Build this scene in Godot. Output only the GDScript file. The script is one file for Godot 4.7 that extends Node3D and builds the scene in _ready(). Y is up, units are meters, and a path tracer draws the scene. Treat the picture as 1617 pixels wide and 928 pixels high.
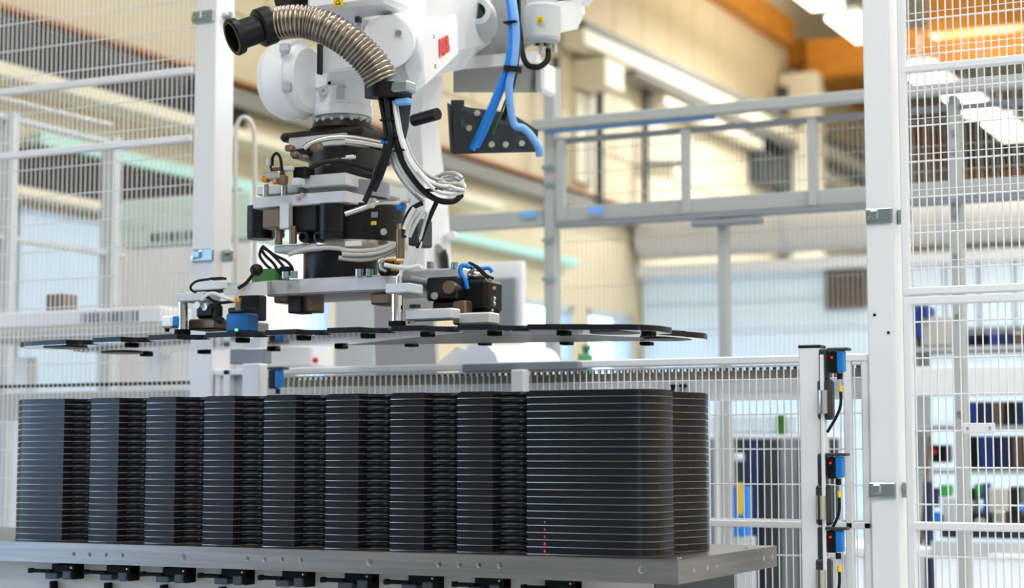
extends Node3D

# ---------- geometry collector ----------
class G:
	var v := PackedVector3Array()
	var n := PackedVector3Array()

	func tri(a: Vector3, b: Vector3, c: Vector3, na: Vector3, nb: Vector3, nc: Vector3) -> void:
		if (c - a).cross(b - a).dot(na + nb + nc) < 0.0:
			v.append_array([a, c, b])
			n.append_array([na, nc, nb])
		else:
			v.append_array([a, b, c])
			n.append_array([na, nb, nc])

	func quad(a: Vector3, b: Vector3, c: Vector3, d: Vector3, na: Vector3, nb: Vector3, nc: Vector3, nd: Vector3) -> void:
		tri(a, b, c, na, nb, nc)
		tri(a, c, d, na, nc, nd)

	func flat(pts: Array, out: Vector3) -> void:      # a flat convex face; out only picks the side
		var m := Vector3.ZERO
		for i in pts.size():
			var p: Vector3 = pts[i]
			var q: Vector3 = pts[(i + 1) % pts.size()]
			m += p.cross(q)
		m = m.normalized()
		if m.dot(out) < 0.0:
			m = -m
		for i in range(1, pts.size() - 1):
			tri(pts[0], pts[i], pts[i + 1], m, m, m)

	func box(c: Vector3, s: Vector3, bev := 0.0, b := Basis.IDENTITY) -> void:
		var h := s.abs() * 0.5
		bev = minf(bev, minf(h.x, minf(h.y, h.z)) * 0.9)
		var k := h - Vector3.ONE * bev
		for ax in 3:
			var u := (ax + 1) % 3
			var w := (ax + 2) % 3
			for sg in [-1.0, 1.0]:
				var pts := []
				for q in [[-1, -1], [1, -1], [1, 1], [-1, 1]]:
					var p := Vector3.ZERO
					p[ax] = sg * h[ax]
					p[u] = q[0] * k[u]
					p[w] = q[1] * k[w]
					pts.append(c + b * p)
				var o := Vector3.ZERO
				o[ax] = sg
				flat(pts, b * o)
		if bev <= 0.0:
			return
		for ax in 3:
			var u := (ax + 1) % 3
			var w := (ax + 2) % 3
			for su in [-1.0, 1.0]:
				for sw in [-1.0, 1.0]:
					var pts := []
					for q in [[-1.0, 0], [1.0, 0], [1.0, 1], [-1.0, 1]]:
						var p := Vector3.ZERO
						p[ax] = q[0] * k[ax]
						p[u] = su * (h[u] if q[1] == 0 else k[u])
						p[w] = sw * (k[w] if q[1] == 0 else h[w])
						pts.append(c + b * p)
					var o := Vector3.ZERO
					o[u] = su
					o[w] = sw
					flat(pts, b * o)
		for sx in [-1.0, 1.0]:
			for sy in [-1.0, 1.0]:
				for sz in [-1.0, 1.0]:
					var o := Vector3(sx, sy, sz)
					flat([c + b * Vector3(sx * h.x, sy * k.y, sz * k.z), c + b * Vector3(sx * k.x, sy * h.y, sz * k.z), c + b * Vector3(sx * k.x, sy * k.y, sz * h.z)], b * o)

	func frame(d: Vector3) -> Array:
		var side := d.cross(Vector3.UP if absf(d.y) < 0.9 else Vector3.RIGHT).normalized()
		return [side, side.cross(d).normalized()]

	func cyl(a: Vector3, b: Vector3, r0: float, r1 := -1.0, seg := 20, caps := true) -> void:
		if r1 < 0.0:
			r1 = r0
		var d := (b - a).normalized()
		var fr := frame(d)
		var slope := (r0 - r1) / maxf((b - a).length(), 1e-6)
		for i in seg:
			var t0 := TAU * i / seg
			var t1 := TAU * (i + 1) / seg
			var e0: Vector3 = fr[0] * cos(t0) + fr[1] * sin(t0)
			var e1: Vector3 = fr[0] * cos(t1) + fr[1] * sin(t1)
			var n0 := (e0 + d * slope).normalized()
			var n1 := (e1 + d * slope).normalized()
			quad(a + e0 * r0, a + e1 * r0, b + e1 * r1, b + e0 * r1, n0, n1, n1, n0)
			if caps:
				if r0 > 0.0:
					tri(a, a + e0 * r0, a + e1 * r0, -d, -d, -d)
				if r1 > 0.0:
					tri(b, b + e0 * r1, b + e1 * r1, d, d, d)

	func lathe(o: Vector3, d: Vector3, prof: Array, seg := 32) -> void:   # prof: Vector2(radius, along d); sharp rings
		d = d.normalized()
		for i in prof.size() - 1:
			var p: Vector2 = prof[i]
			var q: Vector2 = prof[i + 1]
			if absf(p.y - q.y) < 1e-6:
				ring(o + d * p.y, d, p.x, q.x, seg, 1.0 if p.x > q.x else -1.0)
			else:
				cyl(o + d * p.y, o + d * q.y, p.x, q.x, seg, false)

	func ring(o: Vector3, d: Vector3, ra: float, rb: float, seg := 32, s := 1.0) -> void:
		var fr := frame(d)
		var m := d * s
		for i in seg:
			var e0: Vector3 = fr[0] * cos(TAU * i / seg) + fr[1] * sin(TAU * i / seg)
			var e1: Vector3 = fr[0] * cos(TAU * (i + 1) / seg) + fr[1] * sin(TAU * (i + 1) / seg)
			quad(o + e0 * ra, o + e1 * ra, o + e1 * rb, o + e0 * rb, m, m, m, m)

	func ball(c: Vector3, r: Vector3, seg := 14) -> void:
		for j in seg / 2:
			for i in seg:
				var p := []
				for q in [[i, j], [i + 1, j], [i + 1, j + 1], [i, j + 1]]:
					var la: float = PI * q[1] / (seg / 2)
					var lo: float = TAU * q[0] / seg
					p.append(Vector3(sin(la) * cos(lo), cos(la), sin(la) * sin(lo)))
				quad(c + p[0] * r, c + p[1] * r, c + p[2] * r, c + p[3] * r, (p[0] / r).normalized(), (p[1] / r).normalized(), (p[2] / r).normalized(), (p[3] / r).normalized())

	func tube(pts: Array, r: float, seg := 8, sub := 5, ribs := 0, amp := 0.0) -> void:  # a bent tube through pts; ribs > 0 makes a corrugated hose
		var path := PackedVector3Array()
		if sub <= 1:
			path.append_array(pts)
		else:
			var steps := sub if ribs == 0 else maxi(sub, ribs * 8 / (pts.size() - 1))
			for i in pts.size() - 1:
				var p0: Vector3 = pts[maxi(i - 1, 0)]
				var p3: Vector3 = pts[mini(i + 2, pts.size() - 1)]
				for k in steps:
					path.append((pts[i] as Vector3).cubic_interpolate(pts[i + 1], p0, p3, float(k) / steps))
			path.append(pts[-1])
		var side := Vector3.ZERO
		var prev := []
		var pn := []
		for i in path.size():
			var d := (path[mini(i + 1, path.size() - 1)] - path[maxi(i - 1, 0)]).normalized()
			if side == Vector3.ZERO:
				side = frame(d)[0]
			side = (side - d * side.dot(d)).normalized()
			var up := side.cross(d)
			var rr := r
			var lean := 0.0
			if ribs > 0:
				var ph := TAU * ribs * i / (path.size() - 1)
				rr = r * (1.0 - amp + amp * absf(sin(ph / 2.0)))
				lean = -1.5 * cos(ph / 2.0) * signf(sin(ph / 2.0))
			var cur := []
			var cn := []
			for k in seg:
				var e := side * cos(TAU * k / seg) + up * sin(TAU * k / seg)
				cur.append(path[i] + e * rr)
				cn.append((e + d * lean).normalized())
			if i > 0:
				for k in seg:
					var l := (k + 1) % seg
					quad(prev[k], prev[l], cur[l], cur[k], pn[k], pn[l], cn[l], cn[k])
			if i == 0:
				flat(cur, -d)
			elif i == path.size() - 1:
				flat(cur, d)
			prev = cur
			pn = cn

	func loft(rings: Array, caps := true) -> void:     # flat-shaded skin over rings with equal counts
		var mid := []
		for rg in rings:
			var m := Vector3.ZERO
			for p in rg:
				m += p
			mid.append(m / rg.size())
		for i in rings.size() - 1:
			var c: Vector3 = (mid[i] + mid[i + 1]) * 0.5
			var cnt: int = rings[i].size()
			for k in cnt:
				var l := (k + 1) % cnt
				var out: Vector3 = (rings[i][k] + rings[i][l] + rings[i + 1][k] + rings[i + 1][l]) * 0.25 - c
				flat([rings[i][k], rings[i][l], rings[i + 1][l]], out)
				flat([rings[i][k], rings[i + 1][l], rings[i + 1][k]], out)
		if caps:
			flat(rings[0], mid[0] - mid[1])
			flat(rings[-1], mid[-1] - mid[-2])

	func prism(poly: PackedVector2Array, o: Vector3, bu: Vector3, bv: Vector3, dep: Vector3) -> void:  # outline in the u, v plane pushed along dep
		var idx := Geometry2D.triangulate_polygon(poly)
		var m := dep.normalized()
		for i in range(0, idx.size(), 3):
			var t := []
			for k in 3:
				t.append(o + bu * poly[idx[i + k]].x + bv * poly[idx[i + k]].y)
			tri(t[0], t[1], t[2], -m, -m, -m)
			tri(t[0] + dep, t[1] + dep, t[2] + dep, m, m, m)
		walls(poly, o, bu, bv, dep)

	func walls(poly: PackedVector2Array, o: Vector3, bu: Vector3, bv: Vector3, dep: Vector3) -> void:
		var cnt := poly.size()
		var sgn := 1.0 if Geometry2D.is_polygon_clockwise(poly) else -1.0
		var nn := []
		for i in cnt:
			var e := poly[(i + 1) % cnt] - poly[i]
			nn.append(Vector2(-e.y, e.x).normalized() * sgn)
		for i in cnt:
			var j := (i + 1) % cnt
			var p := poly[i]
			var q := poly[j]
			var mi: Vector2 = nn[i]
			var before: Vector2 = nn[(i + cnt - 1) % cnt]
			var after: Vector2 = nn[j]
			var ma := (mi + before).normalized() if mi.dot(before) > 0.75 else mi
			var mb := (mi + after).normalized() if mi.dot(after) > 0.75 else mi
			var na := (bu * ma.x + bv * ma.y).normalized()
			var nb := (bu * mb.x + bv * mb.y).normalized()
			var a := o + bu * p.x + bv * p.y
			var b := o + bu * q.x + bv * q.y
			quad(a, b, b + dep, a + dep, na, nb, nb, na)

	func bar(a: Vector3, b: Vector3, w: float, h: float, bev := 0.0) -> void:    # a straight bar between two points, w across, h tall
		var d := b - a
		var z := d.normalized()
		var x := Vector3.UP.cross(z).normalized()
		box((a + b) * 0.5, Vector3(w, h, d.length()), bev, Basis(x, z.cross(x), z))

	func mesh(off := Vector3.ZERO) -> ArrayMesh:
		var w := PackedVector3Array()
		w.resize(v.size())
		for i in v.size():
			w[i] = v[i] - off
		var a := []
		a.resize(Mesh.ARRAY_MAX)
		a[Mesh.ARRAY_VERTEX] = w
		a[Mesh.ARRAY_NORMAL] = n
		var m := ArrayMesh.new()
		m.add_surface_from_arrays(Mesh.PRIMITIVE_TRIANGLES, a)
		return m

	func foot() -> Vector3:
		var lo := v[0]
		var hi := v[0]
		for p in v:
			lo = lo.min(p)
			hi = hi.max(p)
		return Vector3((lo.x + hi.x) / 2, lo.y, (lo.z + hi.z) / 2)

# ---------- nodes ----------
var used := {}

func numbered(called: String) -> String:
	var k: int = used.get(called, 0)
	used[called] = k + 1
	return called if k == 0 else "%s_%03d" % [called, k]

func tag(o: Node3D, label: String, category: String, group := "") -> void:
	o.set_meta("label", label)
	o.set_meta("category", category)
	if group != "":
		o.set_meta("group", group)

func thing(called: String, label: String, category: String, at: Vector3, group := "") -> Node3D:
	var o := Node3D.new()
	o.name = numbered(called)
	add_child(o)
	o.position = at
	tag(o, label, category, group)
	return o

func part(called: String, g: G, m: Material, parent: Node3D, label := "") -> MeshInstance3D:   # g is drawn in the room's axes
	var top := parent
	while top.get_parent() != self:
		top = top.get_parent()
	var o := MeshInstance3D.new()
	o.name = called
	o.mesh = g.mesh(top.position)
	o.material_override = m
	parent.add_child(o, true)
	if label != "":
		o.set_meta("label", label)
	return o

func solo(called: String, g: G, m: Material, label: String, category: String, group := "") -> MeshInstance3D:
	var o := MeshInstance3D.new()
	o.name = numbered(called)
	var at := g.foot()
	o.mesh = g.mesh(at)
	o.material_override = m
	o.position = at
	add_child(o)
	tag(o, label, category, group)
	return o

func struct(called: String, g: G, m: Material, label: String, category: String) -> MeshInstance3D:
	var o := solo(called, g, m, label, category)
	o.set_meta("kind", "structure")
	return o

func stuff(o: Node3D) -> void:
	o.set_meta("kind", "stuff")

func g1(c: Vector3, s: Vector3, bev := 0.0) -> G:
	var g := G.new()
	g.box(c, s, bev)
	return g

func gc(a: Vector3, b: Vector3, r: float, r1 := -1.0, seg := 20) -> G:
	var g := G.new()
	g.cyl(a, b, r, r1, seg)
	return g

func gt(pts: Array, r: float, seg := 8, sub := 5) -> G:
	var g := G.new()
	g.tube(pts, r, seg, sub)
	return g

var M := {}

func mat(called: String, c: Color, rough: float, metal := 0.0) -> StandardMaterial3D:
	var m := StandardMaterial3D.new()
	m.resource_name = called
	m.albedo_color = c
	m.roughness = rough
	m.metallic = metal
	M[called] = m
	return m

func grain(m: StandardMaterial3D, a: Color, b: Color, scale: Vector3, freq := 0.02, seed_ := 1) -> void:   # a streaky or cloudy base colour in the room's axes
	var fn := FastNoiseLite.new()
	fn.seed = seed_
	fn.frequency = freq
	fn.fractal_octaves = 4
	var t := NoiseTexture2D.new()
	t.width = 256
	t.height = 256
	t.seamless = true
	t.noise = fn
	var ramp := Gradient.new()
	ramp.set_color(0, a)
	ramp.set_color(1, b)
	t.color_ramp = ramp
	m.albedo_color = Color.WHITE
	m.albedo_texture = t
	m.uv1_triplanar = true
	m.uv1_world_triplanar = true
	m.uv1_scale = scale

func glow(called: String, c: Color, e: float) -> StandardMaterial3D:
	var m := mat(called, c, 0.5)
	m.emission_enabled = true
	m.emission = c
	m.emission_energy_multiplier = e
	return m

func materials() -> void:
	mat("white paint", Color(0.9, 0.9, 0.91), 0.42)
	mat("robot white", Color(0.93, 0.93, 0.94), 0.3)
	mat("robot grey", Color(0.6, 0.6, 0.61), 0.45)
	mat("light grey paint", Color(0.74, 0.76, 0.77), 0.5)
	mat("mid grey paint", Color(0.5, 0.52, 0.55), 0.5)
	mat("table grey", Color(0.72, 0.71, 0.68), 0.55)
	mat("zinc", Color(0.62, 0.68, 0.69), 0.3, 0.85)
	mat("steel", Color(0.78, 0.76, 0.73), 0.28, 1.0)
	mat("hose steel", Color(0.6, 0.56, 0.52), 0.28, 1.0)
	mat("polished steel", Color(0.86, 0.86, 0.87), 0.05, 1.0)
	mat("aluminium", Color(0.8, 0.8, 0.81), 0.45, 0.35)
	mat("brown steel", Color(0.5, 0.43, 0.36), 0.4, 0.8)
	mat("brass", Color(0.85, 0.6, 0.25), 0.35, 0.9)
	mat("plate metal", Color(0.66, 0.65, 0.63), 0.3, 0.95)
	mat("sheet edge", Color(0.62, 0.59, 0.55), 0.4, 1.0)
	mat("plate black", Color(0.085, 0.09, 0.115), 0.26).metallic_specular = 0.36
	mat("dark plastic", Color(0.06, 0.06, 0.065), 0.38).metallic_specular = 0.35
	mat("rubber", Color(0.04, 0.04, 0.043), 0.6).metallic_specular = 0.25
	mat("dark metal", Color(0.1, 0.095, 0.095), 0.38, 0.3)
	mat("umber metal", Color(0.15, 0.11, 0.095), 0.4, 0.3)
	mat("slate metal", Color(0.22, 0.24, 0.25), 0.45, 0.3)
	mat("blue plastic", Color(0.03, 0.46, 0.78), 0.4)
	mat("bright blue", Color(0.03, 0.5, 0.88), 0.35)
	mat("pale blue", Color(0.45, 0.66, 0.9), 0.4)
	mat("green plastic", Color(0.2, 0.42, 0.12), 0.5)
	mat("yellow plastic", Color(0.9, 0.75, 0.1), 0.5)
	mat("cable grey", Color(0.66, 0.65, 0.64), 0.4)
	mat("cable white", Color(0.78, 0.78, 0.78), 0.35)
	mat("cable black", Color(0.06, 0.06, 0.07), 0.4).metallic_specular = 0.35
	mat("red print", Color(0.86, 0.17, 0.1), 0.5)
	mat("black print", Color(0.05, 0.05, 0.05), 0.6)
	mat("label paper", Color(0.85, 0.84, 0.78), 0.6)
	mat("cream cladding", Color(0.83, 0.77, 0.64), 0.6)
	mat("cream paint", Color(0.9, 0.86, 0.76), 0.5)
	mat("pale mint", Color(0.8, 0.88, 0.86), 0.4)
	mat("grey beam", Color(0.5, 0.49, 0.45), 0.6)
	mat("orange trim", Color(0.72, 0.5, 0.32), 0.6)
	mat("mint glass", Color(0.72, 0.9, 0.86), 0.3)
	mat("guard grey", Color(0.64, 0.65, 0.65), 0.5)
	mat("hole metal", Color(0.85, 0.85, 0.84), 0.5, 0.3)
	mat("daylight blue", Color(0.76, 0.84, 0.92), 0.5)
	mat("strip beige", Color(0.5, 0.48, 0.42), 0.6)
	mat("green panel", Color(0.3, 0.68, 0.55), 0.5)
	mat("dark glass", Color(0.13, 0.13, 0.14), 0.2)
	mat("roof deck", Color(0.88, 0.86, 0.78), 0.5)
	mat("floor grey", Color(0.74, 0.75, 0.76), 0.45)
	mat("partition blue", Color(0.88, 0.95, 1.0), 0.5)
	mat("duct", Color(0.82, 0.8, 0.77), 0.5)
	mat("navy", Color(0.08, 0.13, 0.3), 0.6)
	mat("dark blue", Color(0.05, 0.2, 0.5), 0.5)
	mat("brown louvre", Color(0.45, 0.38, 0.34), 0.6)
	mat("bin green", Color(0.25, 0.65, 0.35), 0.5)
	grain(mat("glulam", Color.WHITE, 0.5), Color(0.66, 0.4, 0.06), Color(0.8, 0.53, 0.13), Vector3(0.3, 2.5, 0.3), 0.02, 4)
	grain(mat("milled aluminium", Color.WHITE, 0.3, 0.9), Color(0.5, 0.49, 0.48), Color(0.61, 0.59, 0.57), Vector3(0.15, 6.0, 0.15), 0.03, 7)
	var gl := mat("window glass", Color(0.9, 0.97, 1.0, 0.08), 0.02)
	gl.transparency = BaseMaterial3D.TRANSPARENCY_ALPHA
	glow("lamp glow", Color(1.0, 0.96, 0.88), 4.0)
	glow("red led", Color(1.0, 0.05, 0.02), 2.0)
	glow("green led", Color(0.3, 1.0, 0.35), 2.0)

func _ready() -> void:
	# ---- camera ----
	var cam := Camera3D.new()
	cam.name = "camera"
	add_child(cam)
	cam.position = Vector3(0, 1.25, 0)
	cam.rotation_order = EULER_ORDER_YXZ
	cam.rotation_degrees = Vector3(5.1022, 26.3799, 0)
	var look := CameraAttributesPhysical.new()
	look.frustum_focal_length = 105.7
	look.frustum_focus_distance = 5.5
	look.exposure_aperture = 3.2
	cam.attributes = look
	cam.fov = 2.0 * rad_to_deg(atan(464.0 / 2800.0))
	cam.near = 0.05
	cam.far = 250.0
	cam.current = true
	# ---- sky and exposure ----
	var sky := ProceduralSkyMaterial.new()
	sky.sky_top_color = Color(0.45, 0.66, 0.95)
	sky.sky_horizon_color = Color(0.72, 0.87, 1.0)
	sky.ground_horizon_color = Color(0.75, 0.8, 0.85)
	sky.ground_bottom_color = Color(0.45, 0.47, 0.5)
	sky.sky_energy_multiplier = 2.6
	sky.ground_energy_multiplier = 1.6
	var env := Environment.new()
	env.background_mode = Environment.BG_SKY
	env.sky = Sky.new()
	env.sky.sky_material = sky
	env.tonemap_mode = Environment.TONE_MAPPER_LINEAR
	env.tonemap_exposure = 1.27
	env.sdfgi_enabled = true
	env.ssao_enabled = true
	env.ssil_enabled = true
	var we := WorldEnvironment.new()
	we.name = "world_environment"
	we.environment = env
	add_child(we)
	lamp_power = 13.0
	materials()
	hall()
	lamps()
	fence()
	back_frame()
	left_side()
	workshop()
	robot()
	gripper()
	plates()
	table()

var lamp_power := 10.0

func hall() -> void:
	struct("floor", g1(Vector3(1.5, -0.1, -22), Vector3(21.6, 0.2, 60)), M["floor grey"], "grey factory hall floor", "floor")
	# roof: ribbed deck, ribs along the hall
	var roof := G.new()
	roof.box(Vector3(1.5, 9.35, -22), Vector3(21.6, 0.2, 60))
	var rb := struct("ceiling", roof, M["roof deck"], "ribbed metal roof deck of the hall", "ceiling")
	for i in 70:
		part("roof_rib", g1(Vector3(-8.9 + i * 0.3, 9.19, -22), Vector3(0.14, 0.12, 60)), M["roof deck"], rb)
	# left wall, with window openings between y 1.6 and 3.05
	var lw := G.new()
	var za := 8.0
	var zb := -52.0
	var holes := [[2.4, -3.6], [-9.795, -9.926], [-13.131, -14.294], [-18.437, -19.84], [-20.282, -21.731]]
	var sill := 0.75
	var head := 3.05
	lw.box(Vector3(-9.15, sill / 2, (za + zb) / 2), Vector3(0.3, sill, za - zb))
	lw.box(Vector3(-9.15, (head + 9.25) / 2, (za + zb) / 2), Vector3(0.3, 9.25 - head, za - zb))
	var from := za
	for h in holes:
		lw.box(Vector3(-9.15, (sill + head) / 2, (from + h[0]) / 2), Vector3(0.3, head - sill, absf(from - h[0])))
		from = h[1]
	lw.box(Vector3(-9.15, (sill + head) / 2, (from + zb) / 2), Vector3(0.3, head - sill, absf(from - zb)))
	var wall := struct("wall_left", lw, M["cream cladding"], "cream clad long wall of the hall on the left", "wall")
	for i in 42:       # cladding panels, joints recessed
		part("cladding_panel", g1(Vector3(-8.985, 6.65, -8.6 - i * 1.0), Vector3(0.03, 3.1, 0.975), 0.006), M["cream cladding"], wall)
	for i in holes.size():
		var h: Array = holes[i]
		var zc: float = (h[0] + h[1]) / 2
		var wd: float = absf(h[0] - h[1])
		var fr := G.new()
		for s in [-1, 1]:
			fr.box(Vector3(-9.05, (sill + head) / 2, zc + s * (wd / 2 - 0.04)), Vector3(0.1, head - sill, 0.08))
			fr.box(Vector3(-9.05, (sill + head) / 2 + s * ((head - sill) / 2 - 0.04), zc), Vector3(0.1, 0.08, wd))
		fr.box(Vector3(-9.05, 2.35, zc), Vector3(0.08, 0.06, wd))
		var w := struct("window_%d" % (i + 1), fr, M["light grey paint"], ["wide window left of the viewer, out of the picture", "narrow bright window at the left edge", "bright window below the gripper beam", "tall window left of the far corner", "window in the far corner beside the pale partition"][i], "window")
		part("pane", g1(Vector3(-9.06, (sill + head) / 2, zc), Vector3(0.01, head - sill - 0.1, wd - 0.1)), M["window glass"], w)
	struct("wall_right", g1(Vector3(12.15, 4.6, -22), Vector3(0.3, 9.3, 60)), M["cream cladding"], "cream wall on the right side of the hall", "wall")
	struct("wall_back", g1(Vector3(1.5, 4.6, -52), Vector3(21, 9.3, 0.3)), M["cream cladding"], "cream end wall far behind the bench", "wall")
	# unseen front wall; tall window opening added for highlight streaks on the plate corners
	var fw := G.new()
	fw.box(Vector3(-2.2, 4.6, 8), Vector3(13.6, 9.3, 0.3))
	fw.box(Vector3(8.9, 4.6, 8), Vector3(6.2, 9.3, 0.3))
	fw.box(Vector3(5.2, 0.35, 8), Vector3(1.2, 0.7, 0.3))
	fw.box(Vector3(5.2, 6.15, 8), Vector3(1.2, 6.3, 0.3))
	struct("wall_front", fw, M["mid grey paint"], "grey wall behind the viewer with one tall added window", "wall")
	# glulam eaves beam along the left wall, girders across
	solo("eaves_beam", g1(Vector3(-8.85, 8.22, -15.1), Vector3(0.3, 0.42, 26.2), 0.01), M["glulam"], "orange laminated timber beam running along the top of the cream wall", "timber beam")
	solo("eaves_beam", g1(Vector3(-8.85, 8.0, -37.2), Vector3(0.3, 0.45, 17.2), 0.01), M["glulam"], "orange timber beam on the far wall bay beyond the girder", "timber beam")
	solo("girder", g1(Vector3(1.7, 7.76, -28.3), Vector3(20.4, 0.62, 0.35), 0.01), M["glulam"], "orange laminated timber girder crossing the hall above the partition", "timber beam")
	solo("girder", g1(Vector3(-5.049 + 4.5, 7.75, -24.3), Vector3(10.0, 1.5, 0.35), 0.01), M["glulam"], "deep dark orange timber girder at the upper right corner of the picture", "timber beam")
	solo("girder", g1(Vector3(1.7, 7.2, -40), Vector3(20.4, 0.7, 0.35), 0.01), M["glulam"], "distant orange timber girder seen through the right mesh", "timber beam")
	# wall column under the girder and its dark downpipe
	var col := thing("wall_column", "cream wall column with a dark downpipe under the timber girder", "column", Vector3(-8.6, 0, -28.1))
	part("shaft", g1(Vector3(-8.6, 3.75, -28.15), Vector3(0.65, 7.5, 0.4), 0.01), M["cream paint"], col)
	part("downpipe", gc(Vector3(-8.75, 0, -27.6), Vector3(-8.75, 7.2, -27.6), 0.1), M["slate metal"], col)
	# strips and rails along the left wall
	solo("wall_rail", g1(Vector3(-8.9, 4.45, -16), Vector3(0.15, 0.035, 14.5), 0.01), M["orange trim"], "orange brown strip along the wall above the grey beam", "wall rail")
	solo("wall_beam", g1(Vector3(-8.9, 4.3, -17.2), Vector3(0.15, 0.16, 10.5), 0.01), M["grey beam"], "grey steel beam along the wall under the orange strip", "beam")
	solo("wall_rail", g1(Vector3(-8.75, 3.93, -13), Vector3(0.25, 0.1, 8.4), 0.01), M["cream paint"], "cream rail along the wall under the grey steel beam", "wall rail")
	solo("clerestory_band", g1(Vector3(-8.93, 4.22, -11.0), Vector3(0.06, 0.36, 3.4)), M["dark glass"], "dark glazed band behind the upper left mesh", "window band")
	solo("mint_strip", g1(Vector3(-8.88, 3.55, -14.8), Vector3(0.14, 0.1, 9.6), 0.01), M["mint glass"], "mint green glass strip running along the left wall", "glass strip")
	solo("wall_rail", g1(Vector3(-8.88, 3.3, -11), Vector3(0.14, 0.3, 4.4), 0.01), M["umber metal"], "dark brown band below the mint strip at left", "wall rail")
	solo("wall_rail", g1(Vector3(-8.86, 3.13, -11), Vector3(0.16, 0.07, 4.4), 0.01), M["cream paint"], "thin cream ledge over the left window", "wall rail")
	# big cream ducts along the wall, upper right of the robot
	var d1 := G.new()
	d1.bar(Vector3(-8.7, 6.251, -19.204), Vector3(-8.7, 6.553, -35.029), 0.3, 0.2, 0.01)
	solo("wall_duct", d1, M["cream paint"], "long cream box duct descending along the wall right of the robot", "duct")
	var d2 := G.new()
	d2.bar(Vector3(-8.7, 6.392, -19.205), Vector3(-8.7, 6.787, -35.048), 0.34, 0.1, 0.01)
	solo("wall_beam", d2, M["grey beam"], "grey steel channel on top of the cream box duct", "beam")
	var d3 := G.new()
	d3.bar(Vector3(-8.75, 6.162, -20.963), Vector3(-8.75, 6.336, -35.212), 0.3, 0.1, 0.01)
	solo("wall_beam", d3, M["grey beam"], "lower grey steel channel under the cream box duct", "beam")
	solo("duct_box", g1(Vector3(-8.745, 5.934, -20.068), Vector3(0.45, 0.353, 0.605), 0.01), M["cream paint"], "cream junction box hanging from the box duct", "duct box")
	var d4 := G.new()
	d4.bar(Vector3(-8.8, 6.047, -22.24), Vector3(-8.8, 6.13, -35.394), 0.2, 0.18, 0.01)
	solo("wall_beam", d4, M["cream paint"], "second cream beam low on the wall behind the upper guard rail", "beam")
	solo("wall_pilaster", g1(Vector3(-9, 5.147, -20.041), Vector3(0.2, 1.123, 0.546), 0.01), M["cream paint"], "pale vertical wall strip behind the upper guard rail", "pilaster")
	solo("pipe", gc(Vector3(-8.8, 5.956, -18.928), Vector3(-8.8, 4.123, -18.918), 0.05), M["slate metal"], "dark vertical pipe left of the pale wall strip", "pipe")
	solo("pipe", gc(Vector3(-8.8, 5.774, -20.231), Vector3(-8.8, 4.283, -20.215), 0.05), M["slate metal"], "dark vertical pipe right of the pale wall strip", "pipe")
	solo("pipe", gc(Vector3(-8.86, 6.201, -21.91), Vector3(-8.86, 4.578, -21.881), 0.05), M["slate metal"], "dark vertical pipe below the cream bracket beam", "pipe")
	solo("pipe", gc(Vector3(-8.86, 5.11, -21.891), Vector3(-8.86, 5.309, -23.245), 0.04), M["slate metal"], "short dark horizontal pipe behind the upper guard mesh", "pipe")
	solo("wall_vent", g1(Vector3(-8.8, 5.935, -27.591), Vector3(0.2, 0.891, 2.369), 0.01), M["slate metal"], "dark ventilation opening behind the upper guard mesh", "vent")
	# far partition with a round duct on top
	var pw := struct("wall_partition", g1(Vector3(-2.5, 3.62 / 2, -22.1), Vector3(12.9, 3.62, 0.2)), M["partition blue"], "pale blue panelled partition across the hall", "wall")
	for k in 9:
		part("wall_panel", g1(Vector3(-2.5, 0.2 + k * 0.4, -21.98), Vector3(12.9, 0.385, 0.04), 0.006), M["partition blue"], pw)
	solo("cornice", g1(Vector3(-2.5, 3.642, -21.9), Vector3(12.9, 0.16, 0.3), 0.02), M["white paint"], "white cornice along the top of the pale partition", "cornice")
	var du := thing("round_duct", "wide round ventilation duct lying along the top of the partition", "duct", Vector3(-2.5, 3.777, -21.9))
	part("tube", gc(Vector3(-8.9, 4.132, -21.9), Vector3(3.8, 4.132, -21.9), 0.33, -1, 32), M["duct"], du)
	for px in [-6.9, -4.9, -2.9, -0.9]:
		part("seam", gc(Vector3(px, 4.132, -21.9), Vector3(px + 0.05, 4.132, -21.9), 0.345, -1, 32), M["light grey paint"], du)
	var lv := thing("louvre", "brown louvred opening in the pale partition beside the white post", "louvre", Vector3(-6.155, 3.061, -21.9))
	part("backing", g1(Vector3(-6.143, 3.35, -21.925), Vector3(0.54, 0.579, 0.05)), M["brown louvre"], lv)
	for k in 6:
		part("slat", g1(Vector3(-6.126, 3.587, -21.86) - Vector3(0, k * 0.095, 0), Vector3(0.5, 0.05, 0.05), 0.005), M["brown louvre"], lv)
	var ws := thing("partition_window", "dim blue grey window in the partition seen through the right mesh", "window", Vector3(-4.386, 2.742, -21.9))
	part("frame", g1(Vector3(-4.541, 3.159, -21.925), Vector3(1.533, 0.98, 0.05), 0.01), M["mid grey paint"], ws)
	for k in 4:
		part("pane", g1(Vector3(-5.101, 3.193, -21.86) + Vector3(k * 0.42, 0, 0), Vector3(0.38, 0.85, 0.03)), M["partition blue"], ws)

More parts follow.
